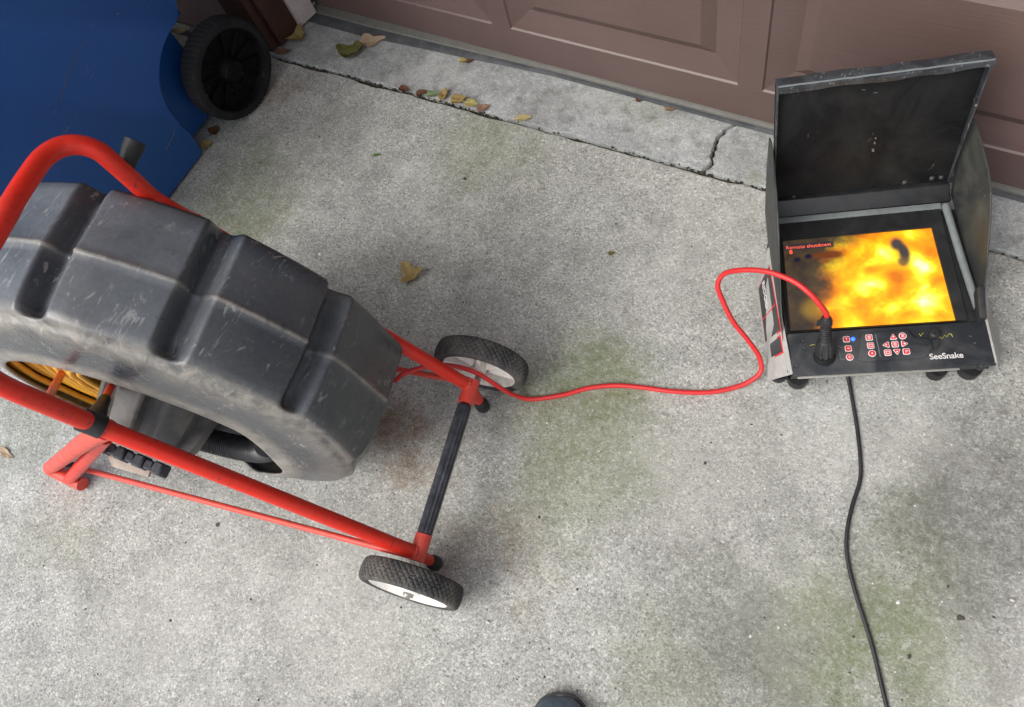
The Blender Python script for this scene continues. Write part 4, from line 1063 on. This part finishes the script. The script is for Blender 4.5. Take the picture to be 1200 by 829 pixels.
leaf('dark brown leaf crumb at the left end of the leaf row in the joint', 474, 104, 14, 8, -.3, BRN, curl=.7, seed=8)
leaf('reddish brown leaf wedged in the slab joint left of the green leaf', 494, 108, 13, 8, .3, BRN, curl=.6, seed=9)
leaf('pale green leaf wedged in the slab joint', 506, 109.5, 13, 9, .1, ((.28, .38, .20), (.2, .25, .1)), curl=.4, seed=10)
leaf('upright brown leaf with a long stalk in the slab joint', 520, 111, 14, 9, 1.2, MUS, curl=.7, seed=11, tilt=.15)
leaf('folded mustard leaf between the stalked leaf and the bright yellow one', 537, 117, 17, 12, .3, MUS, curl=.8, seed=12)
leaf('bright yellow leaf in the middle of the joint row', 552, 120, 16, 11, -.2, YEL, curl=.3, seed=13)
leaf('pinkish brown leaf just right of the bright yellow leaf', 566, 126, 15, 9, .5, PINK, curl=.7, seed=14)
leaf('pale yellow leaf alone on the slab joint right of the leaf row', 613, 139.5, 19, 9, .15, ((.62, .53, .26), (.42, .33, .15)), curl=.35, seed=15)
leaf('pinkish leaf on the apron halfway between joint row and crack', 786, 127, 16, 11, .3, PINK, curl=.4, seed=16)
leaf('tiny dark brown leaf on the apron left of the pinkish leaf', 749, 118, 9, 7, .3, BRN, curl=.5, seed=17)
leaf('pale curled leaf at the bottom corner of the blue bin', 244, 172, 12, 12, .5, TAN, curl=.7, seed=18)
leaf('brown leaf tucked between bin wheel and blue bin', 252, 155, 12, 14, 1.0, BRN, curl=.7, seed=19)
leaf('pale shrivelled leaf near the left photo edge below the cart handle', 8, 532, 20, 10, -.4, PALE_, curl=.6, lobes=2, seed=20)
leaf('small pinkish leaf lying in the joint right of the bin wheel', 332, 62, 18, 8, .1, PINK, curl=.6, seed=21)
leaf('tiny green leaf speck on the concrete below the joint row', 442, 182, 10, 4, .1, GRN, curl=.3, seed=22)
leaf('fresh green leaf in the corner beside the door seal', 378, 21, 12, 4, .1, GRN, curl=.5, seed=23)
leaf('pale grey leaf lying behind the bin wheel against the siding', 215, 37, 14, 8, .3, PALE_, curl=.6, seed=24)

# ================================================================== BOOT
bt = thing('boot', 'scuffed blue grey work boot toe at the bottom edge of the photo', 'boot', tuple(at(657, 860, 0)))
tipp = at(657, 814.5, .018); tipp.z = 0; fwd = (tipp-at(654, 980, 0)); fwd.z = 0; fwd.normalize(); lat = fwd.cross(Z)
secs = [(0, .004, .012, .020), (.004, .020, .024, .018), (.012, .031, .034, .017), (.028, .042, .045, .016), (.05, .049, .052, .015), (.08, .052, .060, .015), (.12, .049, .078, .015), (.16, .042, .10, .015), (.20, .038, .135, .016), (.25, .037, .19, .018), (.285, .034, .20, .02), (.297, .024, .19, .024)]
bm = bmesh.new(); rings = []
for (s, w_, top, bot) in secs:
    c = tipp-fwd*s; rg = []
    for k in range(24):
        t = 2*math.pi*k/24; x = math.cos(t)*w_; zz = (bot+top)/2+math.sin(t)*(top-bot)/2; zz = max(zz, bot*.8)
        rg.append(bm.verts.new(c+lat*x*(1 if math.sin(t) > 0 else 1.04)+Z*zz))
    rings.append(rg)
for a, b in zip(rings, rings[1:]):
    for k in range(24): bm.faces.new((a[k], a[(k+1) % 24], b[(k+1) % 24], b[k]))
bm.faces.new(rings[0]); bm.faces.new(rings[-1][::-1]); obj('upper', bm, 'boot', bt)
bm = bmesh.new(); out = []
for (s, w_, _, _) in secs: out.append(tipp-fwd*(s-.004)+lat*(w_+.004))
for (s, w_, _, _) in secs[::-1]: out.append(tipp-fwd*(s-.004)-lat*(w_+.004))
prism(bm, [p+Z*.001 for p in out], (0, 0, .017), .003); obj('sole', bm, 'sole', bt)
for k in range(4):
    bm = bmesh.new(); c = tipp-fwd*(.115+.022*k)+Z*(.078+.012*k); tube(bm, [c-lat*.03-Z*.012, c+Z*.004, c+lat*.03-Z*.012], .0025, 8); obj('lace', bm, 'black', bt)

for o in bpy.data.objects:
    if '_w' in o.keys(): del o['_w']
